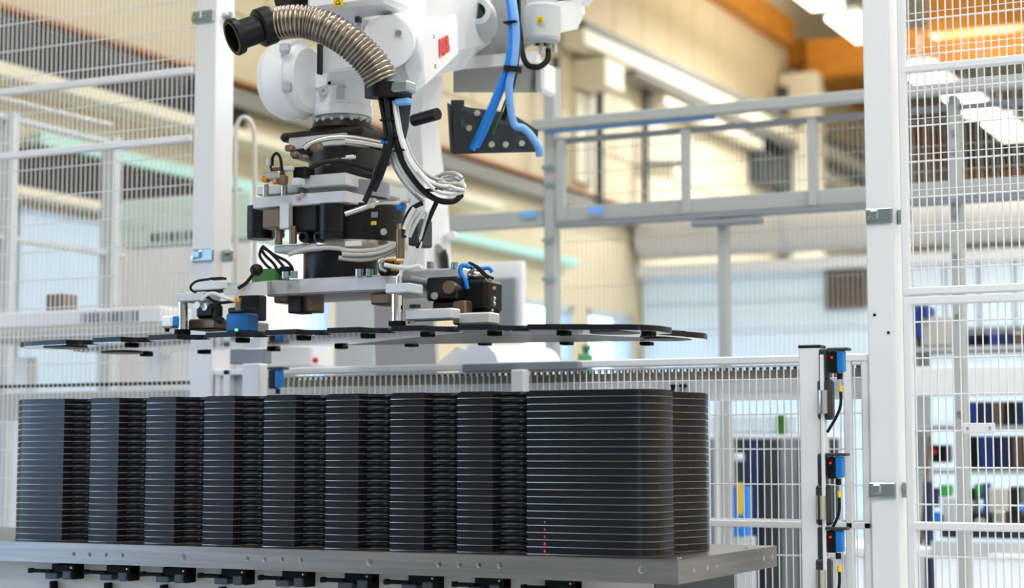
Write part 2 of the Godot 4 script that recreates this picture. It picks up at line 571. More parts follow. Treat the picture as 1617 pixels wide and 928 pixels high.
func lamps() -> void:
	# long pendant lamps under the roof; the four in view, then the rows over the rest of the hall
	var spots := [
		[Vector3(-6.734, 7.3, -22.529), "white hall lamp at the top edge, left of the white fence post", ""],
		[Vector3(-6.711, 7.3, -24.687), "white hall lamp half hidden behind the top of the white fence post", ""],
		[Vector3(-5.821, 6.6, -25.342), "white hall lamp just under the top rail of the right panel", ""],
		[Vector3(-5.056, 6, -24.527), "small white hall lamp beside the grey post in the right mesh", ""],
		[Vector3(-4.968, 6, -26.636), "white hall lamp lowest at the right edge, before the timber", ""],
	]
	for x in [-2.5, 3.0, 8.0]:
		for z in [4.0, -1.0, -6.0, -11.0, -16.0, -20.5]:  # the farthest row is added, out of view, to brighten the pale partition
			spots.append([Vector3(x, 7.3, z), "long white pendant lamp in the rows above the robot cell, out of the picture", "hall lamps above the cell"])
	for s in spots:
		var at: Vector3 = s[0]
		var t := thing("pendant_lamp", s[1], "lamp", at, s[2])
		part("housing", g1(at + Vector3(0, 0.1, 0), Vector3(0.5, 0.1, 1.6), 0.02), M["white paint"], t)
		part("diffuser", g1(at + Vector3(0, 0.02, 0), Vector3(0.46, 0.06, 1.56), 0.02), M["lamp glow"], t)
		for k in [-0.6, 0.6]:
			part("suspension_wire", gc(at + Vector3(0, 0.15, k), Vector3(at.x, 9.26, at.z + k), 0.006, -1, 6), M["zinc"], t)
		var l := AreaLight3D.new()
		l.name = "lamp_light"
		l.area_size = Vector2(0.46, 1.56)
		l.light_energy = lamp_power
		l.light_color = Color(0.95, 0.975, 1.0)
		l.shadow_enabled = true
		l.set("area_range", 60.0)
		t.add_child(l)
		l.position = Vector3(0, -0.03, 0)
		l.rotation_degrees = Vector3(-90, 0, 0)
		part("added_uplight", g1(at + Vector3(0, 0.16, 0), Vector3(0.3, 0.02, 1.4), 0.004), M["lamp glow"], t)  # upward glow and light, added to brighten the roof and upper walls
		var up := AreaLight3D.new()
		up.name = "added_uplight"
		up.area_size = Vector2(0.3, 1.4)
		up.light_energy = lamp_power * 0.35
		up.light_color = Color(1.0, 0.98, 0.94)
		up.shadow_enabled = true
		up.set("area_range", 60.0)
		t.add_child(up, true)
		up.position = Vector3(0, 0.18, 0)
		up.rotation_degrees = Vector3(90, 0, 0)

# ---------- the white wire fence ----------
func wires(g: G, x0: float, x1: float, y0: float, y1: float, z: float, dx: float, dy: float, r := 0.002) -> void:
	var n := int((x1 - x0) / dx)
	for i in n + 1:
		var x := x0 + (x1 - x0 - n * dx) / 2 + i * dx
		g.cyl(Vector3(x, y0, z), Vector3(x, y1, z), r, -1, 6, false)
	var y := y0 + dy * 0.5
	while y < y1:
		g.cyl(Vector3(x0, y, z - 2 * r), Vector3(x1, y, z - 2 * r), r * 1.2, -1, 6, false)
		y += dy

func bracket(parent: Node3D, at: Vector3, w: float) -> void:      # pressed zinc clip round the front of a post, with a screw
	var b := G.new()
	b.box(at + Vector3(0, 0, 0.005), Vector3(w, 0.05, 0.012), 0.004)
	var o := part("bracket", b, M["zinc"], parent)
	part("boss", g1(at + Vector3(-w * 0.18, 0.004, 0.012), Vector3(w * 0.34, 0.034, 0.016), 0.006), M["zinc"], o)
	part("side_tab", g1(at + Vector3(w * 0.5 + 0.022, 0, -0.06), Vector3(0.05, 0.05, 0.012), 0.004), M["zinc"], o)
	part("screw", gc(at + Vector3(-w * 0.38, -0.008, 0.01), at + Vector3(-w * 0.38, -0.008, 0.022), 0.008, -1, 12), M["steel"], o)
	part("screw", gc(at + Vector3(w * 0.5 + 0.02, 0.01, -0.055), at + Vector3(w * 0.5 + 0.02, 0.01, -0.035), 0.01, -1, 12), M["steel"], o)

func post(called: String, label: String, x0: float, x1: float, zf: float, dep: float, h: float, cap: String) -> Node3D:
	var t := thing(called, label, "post", Vector3((x0 + x1) / 2, 0, zf - dep / 2))
	part("tube", g1(Vector3((x0 + x1) / 2, h / 2, zf - dep / 2), Vector3(x1 - x0, h, dep), 0.004), M["white paint"], t)
	part("base_plate", g1(Vector3((x0 + x1) / 2, 0.005, zf - dep / 2), Vector3(x1 - x0 + 0.1, 0.01, dep + 0.1), 0.003), M["zinc"], t)
	if cap != "":
		part("cap", g1(Vector3((x0 + x1) / 2, h + 0.004, zf - dep / 2), Vector3(x1 - x0 + 0.004, 0.01, dep + 0.004), 0.003), M["dark plastic"], t)
	return t

func fence() -> void:
	var zf := -5.75
	# two tall posts
	var pl := post("fence_post", "tall white fence post left of the robot with zinc clips", -4.284, -4.178, zf, 0.125, 4.0, "")
	bracket(pl, Vector3(-4.241, 3.001, -5.75), 0.106)
	bracket(pl, Vector3(-4.226, 2.032, -5.75), 0.106)
	var pr := post("fence_post", "tall white fence post at right between table and mesh door", -1.542, -1.452, zf, 0.118, 4.0, "")
	bracket(pr, Vector3(-1.495, 2.028, -5.75), 0.09)
	bracket(pr, Vector3(-1.502, 1.127, -5.75), 0.09)
	for q in [Vector3(-1.518, 1.701, -5.75), Vector3(-1.473, 1.641, -5.75)]:
		part("hole", gc(q, q + Vector3(0, 0, 0.003), 0.005, -1, 10), M["dark plastic"], pr)
	# right door panels, one above the other
	var yT := 2.508
	var yS := 1.757
	var yM := 1.014
	var x0 := -1.422
	var x1 := -0.62
	var up := thing("mesh_panel", "upper white wire mesh panel right of the tall white post", "fence panel", Vector3(-1.02, yS + 0.01, zf))
	part("stile", g1(Vector3(x0 + 0.013, (yS + 4.0) / 2, zf), Vector3(0.026, 4.0 - yS, 0.03), 0.004), M["white paint"], up)
	part("stile", g1(Vector3(x1 - 0.013, (yS + 4.0) / 2, zf), Vector3(0.026, 4.0 - yS, 0.03), 0.004), M["white paint"], up)
	for y in [yT, yS + 0.016, 3.98]:
		part("rail", g1(Vector3((x0 + x1) / 2, y, zf), Vector3(x1 - x0, 0.026, 0.032), 0.004), M["white paint"], up)
	var g := G.new()
	wires(g, x0 + 0.026, x1 - 0.026, yS + 0.03, 3.97, zf + 0.005, 0.0243, 0.118, 0.0027)

	var y := yS + 0.115
	while y < 3.95:
		g.cyl(Vector3(x0 + 0.02, y, zf - 0.01), Vector3(x1, y, zf - 0.01), 0.0016, -1, 6, false)
		y += 0.118
	stuff(part("wire_mesh", g, M["white paint"], up))
	var lo := thing("mesh_panel", "lower white wire mesh panel right of the tall white post", "fence panel", Vector3(-1.02, 0.12, zf))
	for x in [x0 + 0.014, x1 - 0.014]:
		part("stile", g1(Vector3(x, (0.12 + yS) / 2, zf), Vector3(0.028, yS - 0.12, 0.03), 0.004), M["white paint"], lo)
	for yy in [yS - 0.016, yM, 0.14]:
		part("rail", g1(Vector3((x0 + x1) / 2, yy, zf), Vector3(x1 - x0, 0.027, 0.032), 0.004), M["white paint"], lo)
	g = G.new()
	wires(g, x0 + 0.026, x1 - 0.026, yM + 0.01, yS - 0.03, zf + 0.005, 0.0243, 0.118, 0.0027)
	wires(g, x0 + 0.026, x1 - 0.026, 0.15, yM - 0.01, zf + 0.005, 0.0243, 0.118, 0.0027)
	stuff(part("wire_mesh", g, M["white paint"], lo))
	var pt := part("name_plate", g1(Vector3(-1.186, 1.327, -5.743), Vector3(0.102, 0.034, 0.006), 0.002), M["white paint"], lo)
	part("rivet", gc(Vector3(-1.221, 1.327, -5.74), Vector3(-1.22, 1.327, -5.735), 0.004, -1, 10), M["zinc"], pt)
	part("rivet", gc(Vector3(-1.151, 1.328, -5.74), Vector3(-1.15, 1.328, -5.735), 0.004, -1, 10), M["zinc"], pt)
	# low fence behind the stack, from the left post to the right one
	var yr := 1.575
	var xl := -4.174
	var xr := -1.546
	var c := thing("mesh_panel", "low white wire mesh fence behind the stacked plates", "fence panel", Vector3((xl + xr) / 2, 0.12, zf))
	part("top_rail", g1(Vector3((xl + xr) / 2, yr - 0.012, zf - 0.03), Vector3(xr - xl, 0.026, 0.04), 0.004), M["white paint"], c)
	part("mid_rail", g1(Vector3((xl + xr) / 2, 1.01, zf - 0.03), Vector3(xr - xl, 0.024, 0.03), 0.004), M["white paint"], c)
	part("bottom_rail", g1(Vector3((xl + xr) / 2, 0.13, zf - 0.03), Vector3(xr - xl, 0.024, 0.03), 0.004), M["white paint"], c)
	for x in [xl + 0.013, -1.62, xr - 0.013]:
		part("stile", g1(Vector3(x, 0.84, zf - 0.03), Vector3(0.026, 1.44, 0.03), 0.004), M["white paint"], c)
	g = G.new()
	wires(g, xl + 0.02, xr - 0.02, 0.14, yr - 0.03, zf - 0.025, 0.0243, 0.118, 0.0024)
	g.cyl(Vector3(xl, 1.541, zf - 0.03), Vector3(xr, 1.541, zf - 0.03), 0.003, -1, 6, false)
	stuff(part("wire_mesh", g, M["white paint"], c))
	var sh := part("splash_sheet", g1(Vector3((xl + xr) / 2, (1.498 + 1.428) / 2, zf - 0.1), Vector3(xr - xl, 1.498 - 1.428, 0.006)), M["white paint"], c)
	part("upper_strip", g1(Vector3((xl + xr) / 2, 1.513, zf - 0.12), Vector3(xr - xl, 0.04, 0.02)), M["strip beige"], sh)
	var dots := G.new()
	for i in 107:
		dots.box(Vector3(xl + 0.02 + i * 0.0243, 1.539, zf - 0.1), Vector3(0.013, 0.012, 0.012))
	stuff(part("slotted_edge", dots, M["slate metal"], sh))
	# grey cover clipped over the low fence and its post
	var cv := solo("rail_cover", g1(Vector3(-2.813, 1.558, -5.78), Vector3(0.47, 0.03, 0.1), 0.004), M["mid grey paint"], "grey cover strip lying over the low fence rail", "cover")
	cv.set_meta("label", "grey cover strip clipped over the low fence rail")
	post("fence_post", "short white post under the grey cover strip", -2.828, -2.775, -5.69, 0.05, 1.545, "")
	var ck := thing("cable_clip", "pair of small dark clips on the white sheet right above the stack", "clip", Vector3(-2.244, 1.467, -5.83))
	for px in [0.0, 0.037]:
		var k := G.new()
		k.box(Vector3(-2.26, 1.482, -5.83) + Vector3(px, 0, 0), Vector3(0.026, 0.012, 0.02), 0.003)
		k.bar(Vector3(-2.258, 1.48, -5.83) + Vector3(px, 0, 0), Vector3(-2.265, 1.463, -5.83) + Vector3(px, 0, 0), 0.01, 0.01)
		part("clip", k, M["dark plastic"], ck)
	# tall fence at left
	var lx0 := -5.35
	var lx1 := -4.288
	var lf := thing("mesh_panel", "tall white wire mesh fence left of the left post", "fence panel", Vector3((lx0 + lx1) / 2, 0.12, zf))
	for yy in [2.787, 2.509, 3.98, 0.13]:
		part("rail", g1(Vector3((lx0 + lx1) / 2, yy, zf), Vector3(lx1 - lx0, 0.028, 0.032), 0.004), M["white paint"], lf)
	g = G.new()
	var top := 2.787
	var mid := 2.509
	wires(g, lx0, lx1, 0.14, mid, zf, 0.0243, 0.118, 0.002)
	wires(g, lx0, lx1, mid, top, zf, 0.0243, 0.118, 0.002)
	wires(g, lx0, lx1, top, 3.98, zf, 0.0243, 0.118, 0.002)
	stuff(part("wire_mesh", g, M["white paint"], lf))
	part("splash_sheet", g1(Vector3((lx0 + lx1) / 2, 1.442, zf - 0.04), Vector3(lx1 - lx0, 0.12, 0.006)), M["table grey"], lf)
	var dot := G.new()
	for i in 44:
		dot.box(Vector3(lx0 + 0.012 + i * 0.0243, 1.528, zf - 0.035), Vector3(0.014, 0.014, 0.012))
	stuff(part("slotted_edge", dot, M["dark plastic"], lf))
	# light curtain posts with sensors
	var sr := post("sensor_post", "short white post with black cap right of the table", -1.733, -1.661, -5.6, 0.066, 1.59, "cap")
	part("edge_strip", g1(Vector3(-1.652, 0.79, -5.6), Vector3(0.012, 1.55, 0.03), 0.002), M["white paint"], sr)
	var sl := post("sensor_post", "short white post with a notch beside the left tall post", -3.927, -3.848, -5.6, 0.06, 1.587, "")
	var fl := G.new()
	fl.box(Vector3(-4.034, 1.5, -5.675), Vector3(0.033, 0.139, 0.05), 0.003)
	fl.box(Vector3(-4.004, 1.558, -5.675), Vector3(0.095, 0.022, 0.05), 0.003)
	part("side_frame", fl, M["white paint"], sl)
	part("inner_sheet", g1(Vector3(-4.012, 1.489, -5.69), Vector3(0.071, 0.118, 0.02)), M["light grey paint"], sl)
	part("top_block", g1(Vector3(-3.946, 1.621, -5.685), Vector3(0.162, 0.061, 0.05), 0.003), M["mid grey paint"], sl)
	sensor(Vector3(-1.604, 1.54, -5.6), "upper")
	sensor(Vector3(-1.614, 1.201, -5.6), "middle")
	sensor(Vector3(-1.618, 0.965, -5.6), "lowest")
	sensor(Vector3(-3.771, 1.524, -5.6), "left")

func sensor(at: Vector3, which: String) -> void:
	var lab := {"upper": "blue and black light barrier sensor, topmost of three beside the capped post", "middle": "blue and black light barrier sensor, middle of three beside the capped post", "lowest": "blue and black light barrier sensor, lowest of three beside the capped post", "left": "blue light barrier sensor on the short post left of the stack"}
	var t := thing("light_sensor", lab[which], "sensor", at - Vector3(0, 0.06, 0))
	part("housing", g1(at + Vector3(-0.012, 0, 0), Vector3(0.03, 0.07, 0.03), 0.004), M["dark plastic"], t)
	part("blue_face", g1(at + Vector3(0.014, 0.002, 0.0), Vector3(0.024, 0.068, 0.032), 0.004), M["blue plastic"], t)
	part("top_plate", g1(at + Vector3(0.005, 0.042, -0.005), Vector3(0.07, 0.01, 0.05), 0.003), M["slate metal"], t)
	if which != "left":
		part("status_light", gc(at + Vector3(-0.013, 0.015, 0.012), at + Vector3(-0.013, 0.015, 0.018), 0.0035, -1, 10), M["red led"], t)
		var b := G.new()
		b.box(at + Vector3(-0.042, -0.12, -0.01), Vector3(0.05, 0.13, 0.04), 0.008)
		b.box(at + Vector3(-0.045, -0.005, -0.01), Vector3(0.03, 0.1, 0.03), 0.004)
		var br := part("bracket", b, M["slate metal"], t)
		part("clamp", gc(at + Vector3(-0.045, -0.165, 0.015), at + Vector3(-0.045, -0.09, 0.015), 0.016, -1, 14), M["steel"], br)
	part("connector", gc(at + Vector3(0.008, -0.055, 0), at + Vector3(0.008, -0.035, 0), 0.009, -1, 12), M["dark plastic"], t)
	part("plug", gc(at + Vector3(0.01, -0.095, 0), at + Vector3(0.01, -0.075, 0), 0.007, -1, 12), M["yellow plastic"], t)
	part("cable", gt([at + Vector3(0.01, -0.09, 0), at + Vector3(0.01, -0.14, 0.005), at + Vector3(-0.005, -0.18, 0.01), at + Vector3(-0.035, -0.225, 0.005)], 0.005), M["cable black"], t)

# ---------- grey guard frame behind the robot ----------
func back_frame() -> void:
	var z := -8.2
	var t := thing("guard_post", "grey guard post with zinc clips right of the robot arm", "post", Vector3(-3.855, 1.747, -8.2) * Vector3(1, 0, 1))
	part("tube", g1(Vector3(-3.854, 1.62, z - 0.04), Vector3(0.06, 3.24, 0.08), 0.004), M["guard grey"], t)
	for py in [2.715, 2.626, 2.337, 2.137]:
		part("clip", g1(Vector3(-3.854, py, z + 0.004), Vector3(0.075, 0.02, 0.02), 0.004), M["zinc"], t)
	t = thing("guard_post", "slim grey guard post standing before the pale partition", "post", Vector3(-2.923, 1.724, -8.2) * Vector3(1, 0, 1))
	part("tube", g1(Vector3(-2.92, 1.25, z - 0.04), Vector3(0.045, 2.5, 0.06), 0.004), M["guard grey"], t)
	part("gusset", g1(Vector3(-2.887, 2.371, -8.19), Vector3(0.358, 0.031, 0.06), 0.008), M["mid grey paint"], t)
	t = thing("guard_post", "grey steel post with zinc bolts seen through the right mesh", "post", Vector3(-1.807, 1.117, -8.2) * Vector3(1, 0, 1))
	part("tube", g1(Vector3(-1.78, 2.904 / 2, z - 0.05), Vector3(0.045, 2.904, 0.1), 0.004), M["guard grey"], t)
	for py in [2.878, 2.729, 2.637, 2.341, 2.15, 1.872, 1.426]:
		part("bolt", gc(Vector3(-1.777, py, z), Vector3(-1.777, py, z + 0.012), 0.014, -1, 12), M["zinc"], t)
	var xa := -4.475
	var xb := -0.3
	solo("guard_beam", g1(Vector3((-3.933 + xb) / 2, 2.934, z + 0.02), Vector3(xb - -3.933, 0.055, 0.06), 0.006), M["guard grey"], "upper grey guard beam crossing right of the robot", "beam")
	solo("cable_pipe", gc(Vector3(-3.878, 2.901, z), Vector3(-2.943, 2.901, z), 0.012), M["pale blue"], "thin pale blue pipe under the upper guard beam", "pipe")
	var p := thing("guard_fence", "grey guard panel with wire mesh behind the robot, right half", "fence panel", Vector3(-2.982, 2.381, -8.2))
	part("top_rail", g1(Vector3((-3.835 + xb) / 2, 2.851, z - 0.03), Vector3(xb - -3.835, 0.028, 0.03), 0.003), M["mid grey paint"], p)
	part("lower_beam", g1(Vector3((-3.8 + xb) / 2, (2.505 + 2.426) / 2, z - 0.03), Vector3(xb - -3.8, 2.505 - 2.426, 0.05), 0.004), M["guard grey"], p)
	part("edge_strip", g1(Vector3((-3.8 + xb) / 2, 2.407, z), Vector3(xb - -3.8, 0.025, 0.06), 0.003), M["mid grey paint"], p)
	for q in [-3.785, -3.102, -2.454]:
		part("stile", g1(Vector3(q, (2.851 + 2.426) / 2, z), Vector3(0.045, 2.851 - 2.426, 0.03), 0.003), M["guard grey"], p)
	var g := G.new()
	wires(g, -3.8, xb, 2.505, 2.851, z - 0.05, 0.0243, 0.118, 0.0016)
	stuff(part("wire_mesh", g, M["guard grey"], p))
	part("blue_label", g1(Vector3(-3.579, 2.472, -8.172), Vector3(0.087, 0.036, 0.004)), M["pale blue"], p)
	var q2 := thing("guard_fence", "grey guard panel behind the robot, left half beside the arm", "fence panel", Vector3(-4.172, 2.417, -8.2))
	part("lower_beam", g1(Vector3(-4.215, 2.459, -8.255), Vector3(0.628, 0.087, 0.05), 0.004), M["guard grey"], q2)
	part("blue_label", g1(Vector3(-3.982, 2.48, -8.222), Vector3(0.091, 0.036, 0.004)), M["pale blue"], q2)
	g = G.new()
	wires(g, -3.79, -2.224, 1.5, 2.401, z - 0.04, 0.0243, 0.236, 0.0012)
	var m := solo("wire_screen", g, M["guard grey"], "fine wire screen in front of the pale partition", "wire screen")
	stuff(m)

# ---------- left background: side guard and machine ----------
func left_side() -> void:
	var t := thing("side_guard", "grey side guard frame seen through the tall left mesh", "guard frame", Vector3(-6.5, 0, -7.5))
	for px in [-7.119, -7.958]:
		part("upright", g1(Vector3(-6.5, 1.52, px), Vector3(0.1, 3.04, 0.06), 0.005), M["light grey paint"], t)
	part("top_tube", gc(Vector3(-6.5, 3.104, -6.858), Vector3(-6.5, 3.11, -7.946), 0.02), M["steel"], t)
	part("rail", g1(Vector3(-6.5, 3.01, -7.5), Vector3(0.05, 0.03, 1.2), 0.004), M["light grey paint"], t)
	part("rail", g1(Vector3(-6.5, 2.373, -7.5), Vector3(0.04, 0.03, 1.2), 0.004), M["light grey paint"], t)
	solo("painted_window", g1(Vector3(-8.97, 2.0, (-9.953 + -10.957) / 2), Vector3(0.05, 2.1, absf(-9.953 - -10.957)), 0.01), M["daylight blue"], "window between the uprights at left, its daylight painted as a pale blue panel", "wall sheet")  # daylight of the window put into a pale blue panel, no opening behind
	# white cabinet between the uprights and the tall post
	var c := thing("machine_cabinet", "tall white machine cabinet behind the left mesh", "cabinet", Vector3(-6.2, 0, -9.0))
	part("body", g1(Vector3((-7.042 + -6.04) / 2, 1.25, -9.0), Vector3(-6.04 - -7.042, 2.5, 0.6), 0.01), M["white paint"], c)
	part("glass_hood", g1(Vector3((-7.042 + -6.04) / 2, 2.66, -9.0), Vector3(-6.04 - -7.042, 0.3, 0.6), 0.02), M["pale mint"], c)
	part("mint_window", g1(Vector3(-6.903, 2.705, -8.695), Vector3(0.215, 0.142, 0.01)), M["pale mint"], c)
	var sl := G.new()
	for i in 9:
		sl.box(Vector3(-6.773, 2.561, -8.69) + Vector3(i * 0.05, 0, 0), Vector3(0.016, 0.05, 0.01))
	stuff(part("vent_slots", sl, M["slate metal"], c))
	# long white conveyor housing just above the held plate
	var h := thing("conveyor_housing", "long white slotted conveyor housing behind the left mesh", "conveyor", Vector3(-5.3, 0, -6.6))
	part("cover", g1(Vector3(-5.522, 1.867, -6.575), Vector3(1.169, 0.079, 0.35), 0.01), M["white paint"], h)
	part("side_beam", g1(Vector3(-5.449, 1.797, -6.55), Vector3(1.214, 0.049, 0.4), 0.01), M["table grey"], h)
	for px in [-5.839, -5.054]:
		part("leg", g1(Vector3(px, 0.85, -6.55), Vector3(0.08, 1.7, 0.08), 0.005), M["white paint"], h)
	for i in 15:
		part("slot", g1(Vector3(-5.377, 1.864, -6.4) + Vector3(i * 0.0225, 0, 0.001), Vector3(0.009, 0.045, 0.006)), M["slate metal"], h)
	solo("vent_unit", g1(Vector3(-5.589, 1.949, -6.5), Vector3(0.11, 0.077, 0.1), 0.005), M["brown louvre"], "small brown ventilation unit on the white conveyor housing", "vent")
	solo("cable_arch", gt([Vector3(-4.684, 1.29, -6.638) * Vector3(1, 0, 1), Vector3(-4.662, 1.859, -6.593), Vector3(-4.632, 2.599, -6.533), Vector3(-4.623, 2.713, -6.527), Vector3(-4.596, 2.755, -6.536), Vector3(-4.561, 2.724, -6.556), Vector3(-4.556, 2.599, -6.572), Vector3(-4.585, 1.859, -6.631), Vector3(-4.608, 1.29, -6.676) * Vector3(1, 0, 1)], 0.01, 10), M["duct"], "pale grey cable arch just right of the tall left post", "cable")
	solo("cabinet", g1(Vector3(-4.894, 2.064 / 2, -8.25), Vector3(-4.77 - -5.027, 2.064, 0.5), 0.01), M["light grey paint"], "grey blue control cabinet behind the gripper beam", "cabinet")
	var k := solo("control_box", g1(Vector3(-4.672, 1.708, -7.1), Vector3(0.31, 0.119, 0.2), 0.01), M["white paint"], "white control box with red stop knob under the held plate", "control box")
	part("stop_knob", gc(Vector3(-4.496, 1.677, -7), Vector3(-4.451, 1.673, -6.93), 0.014, -1, 16), M["red print"], k, "red stop knob")
	part("pedestal", g1(Vector3(-4.731, 1.654, -7.1) * Vector3(1, 0.5, 1), Vector3(-4.731, 1.654, -7.1) * Vector3(0, 1, 0) + Vector3(0.08, 0, 0.08), 0.004), M["light grey paint"], k)
	var e := thing("window_screen", "blue grey screen with white frame right of the gripper", "screen", Vector3(-4.528, 1.797, -8.9))
	part("frame", g1(Vector3(-4.529, 2.06, -8.925), Vector3(0.361, 0.524, 0.05), 0.01), M["white paint"], e)
	part("pane", g1(Vector3(-4.52, 2.081, -8.87), Vector3(0.28, 0.286, 0.02)), M["mid grey paint"], e)
	part("stand", g1(Vector3(-4.543, 1.799, -8.93) * Vector3(1, 0.5, 1), Vector3(-4.543, 1.799, -8.93) * Vector3(0, 1, 0) + Vector3(0.1, 0, 0.06), 0.004), M["light grey paint"], e)

# ---------- right background: workshop behind the mesh ----------
func workshop() -> void:
	var z := -10.0
	var b := thing("workbench", "white workbench with clutter behind the right mesh", "workbench", Vector3(-1.9, 0, -8.9))
	part("worktop", g1(Vector3(-1.7, 0.767, -9.0), Vector3(1.7, 0.05, 0.7), 0.01), M["white paint"], b)
	for x in [-2.5, -0.9]:
		for zz in [-8.7, -9.3]:
			part("leg", g1(Vector3(x, 0.35, zz), Vector3(0.06, 0.767 * 2 - 0.7, 0.06), 0.004), M["light grey paint"], b)
	part("back_panel", g1(Vector3(-1.769, 0.788, -8.64), Vector3(0.505, 0.072, 0.04)), M["light grey paint"], b)
	var sh := thing("storage_rack", "grey storage rack with dark bins behind the right mesh", "rack", Vector3(-1.9, 0, -10.2))
	for x in [-2.44, -1.711]:
		part("upright", g1(Vector3(x, 1.1, -10.2), Vector3(0.05, 2.2, 0.4), 0.004), M["light grey paint"], sh)
	for q in [1.715, 1.387, 1.141, 1.828]:
		part("shelf", g1(Vector3((-2.44 + -1.711) / 2, q, -10.2), Vector3(-1.711 - -2.44, 0.024, 0.4), 0.004), M["light grey paint"], sh)
	solo("white_beam", g1(Vector3(-1.953, 1.636, -9.75), Vector3(0.8, 0.16, 0.1), 0.006), M["white paint"], "broad white beam across the storage rack behind the right mesh", "beam")
	var rng := RandomNumberGenerator.new()
	rng.seed = 11
	var cols := ["navy", "dark plastic", "dark blue", "navy", "brown steel", "dark metal"]
	for row in [[632, 672], [685, 742], [528, 546]]:
		var x := -2.171
		var i := 0
		while x < -1.25:
			var w := rng.randf_range(0.06, 0.1)
			var y1 := 0.0
			var y0 := 0.0
			if row[0] == 632:
				y1 = 1.531
				y0 = 1.401
			elif row[0] == 685:
				y1 = 1.341
				y0 = 1.152
			else:
				y1 = 1.91
				y0 = 1.839
			solo("storage_bin", g1(Vector3(x + w / 2, (y0 + y1) / 2, -10.12), Vector3(w - 0.008, y1 - y0, 0.2), 0.006), M[cols[(i + row[0]) % 6]], "%s storage bin, %s from the left on the %s rack shelf" % [["navy", "black", "blue", "navy", "brown", "dark grey"][(i + row[0]) % 6], nth(i).replace("topmost", "first"), {632: "middle", 685: "lower", 528: "top"}[row[0]]], "bin", "dark bins on the storage rack")
			x += w
			i += 1
	solo("blue_folder", g1(Vector3(-2.398, 1.99, -10.1), Vector3(0.036, 0.18, 0.2), 0.004), M["dark blue"], "upright blue folder at the left end of the rack top", "folder")
	solo("blue_folder", g1(Vector3(-2.355, 2.046, -10.1), Vector3(0.032, 0.065, 0.2), 0.004), M["dark blue"], "short blue folder beside the taller one", "folder")
	solo("grey_locker", g1(Vector3(-2.307, 1.933, -10.2), Vector3(0.165, 0.165, 0.3), 0.004), M["table grey"], "beige grey box on the rack top beside the blue folders", "box")
	solo("control_unit", g1(Vector3(-2.279, 1.243, -10.025), Vector3(0.088, 0.098, 0.15), 0.006), M["dark plastic"], "black control unit with red light on the rack", "control unit")
	solo("green_box", g1(Vector3(-2.086, 1.054, -9.26), Vector3(0.045, 0.062, 0.12), 0.006), M["bin green"], "left green box on the cluttered bench", "box")
	solo("green_box", g1(Vector3(-1.911, 1.052, -9.26), Vector3(0.041, 0.08, 0.12), 0.006), M["bin green"], "right green box on the cluttered bench", "box")
	solo("machine_block", g1(Vector3(-2.029, 0.959, -9.175), Vector3(0.086, 0.134, 0.15), 0.01), M["light grey paint"], "pale grey machine block before the left green box", "machine part")
	solo("machine_block", g1(Vector3(-1.796, 1.01, -9.2), Vector3(0.094, 0.126, 0.2), 0.01), M["table grey"], "beige machine block at the middle of the bench", "machine part")
	solo("machine_block", g1(Vector3(-1.72, 0.994, -9.225), Vector3(0.059, 0.171, 0.15), 0.01), M["dark metal"], "dark machine block at the right end of the bench", "machine part")
	solo("machine_block", g1(Vector3(-1.959, 0.998, -9.225), Vector3(0.073, 0.144, 0.15), 0.01), M["dark metal"], "dark machine block between the two green boxes", "machine part")
	solo("machine_block", g1(Vector3(-1.859, 1.013, -9.17), Vector3(0.025, 0.168, 0.1), 0.006), M["dark blue"], "blue upright cylinder guard beside the right green box", "machine part")
	solo("machine_bed", g1(Vector3(-1.856, 0.874, -9.4), Vector3(0.525, 0.122, 0.3), 0.01), M["slate metal"], "dark long machine bed under the clutter", "machine bed")
	solo("motor_can", gc(Vector3(-2.117, 0.974, -9.1), Vector3(-2.115, 1.07, -9.1), 0.03), M["navy"], "small navy motor can left of the left green box", "motor")
	solo("blue_canister", gc(Vector3(-2.094, 0.893, -9.05), Vector3(-2.093, 0.95, -9.05), 0.025), M["bright blue"], "small bright blue canister at the left end of the machine bed", "canister")
	solo("spindle", gc(Vector3(-1.966, 0.861, -9.1), Vector3(-1.918, 1.008, -9.1), 0.02, 0.012), M["steel"], "shiny tilted spindle between the two green boxes", "spindle")
	solo("round_gauge", gc(Vector3(-1.862, 0.898, -9), Vector3(-1.852, 0.9, -8.95), 0.03), M["steel"], "round shiny gauge in front of the right green box", "gauge")
	solo("blue_hose", gt([Vector3(-1.987, 0.879, -9.474), Vector3(-1.966, 0.939, -9.478), Vector3(-1.936, 0.965, -9.491), Vector3(-1.92, 1.065, -9.489)], 0.014, 8), M["pale blue"], "pale blue hose hanging by the right green box", "hose")
	solo("vice", g1(Vector3(-1.772, 0.928, -9.06), Vector3(0.056, 0.069, 0.12), 0.01), M["steel"], "steel vice block in front of the beige machine block", "vice")
	solo("blue_grip", g1(Vector3(-1.669, 0.981, -9.03), Vector3(0.024, 0.034, 0.06), 0.008), M["bright blue"], "bright blue handle at the right end of the bench", "handle")
	solo("red_button", gc(Vector3(-2.305, 1.254, -9.95), Vector3(-2.298, 1.254, -9.92), 0.014, -1, 14), M["red print"], "red button on the black control unit", "button")
	solo("wooden_rod", gc(Vector3(-2.142, 0.728, -8.9), Vector3(-2.082, 1.326, -8.9), 0.01), M["brown steel"], "thin brown rod leaning by the navy strip", "rod")
	solo("white_sheet", g1(Vector3(-1.612, 0.76, -8.65), Vector3(0.231, 0.029, 0.3), 0.004), M["white paint"], "white sheet lying at the front of the white workbench", "sheet")
	solo("column_strip", g1(Vector3(-2.08, 0.828, -8.84), Vector3(0.034, 0.557, 0.08), 0.006), M["navy"], "navy blue upright strip left of the white workbench", "strip")
	# seen through the low fence: table, boxes and cabinets
	var tb := thing("side_table", "pale table behind the low fence right of the stack", "table", Vector3(-2.9, 0, -8.9))
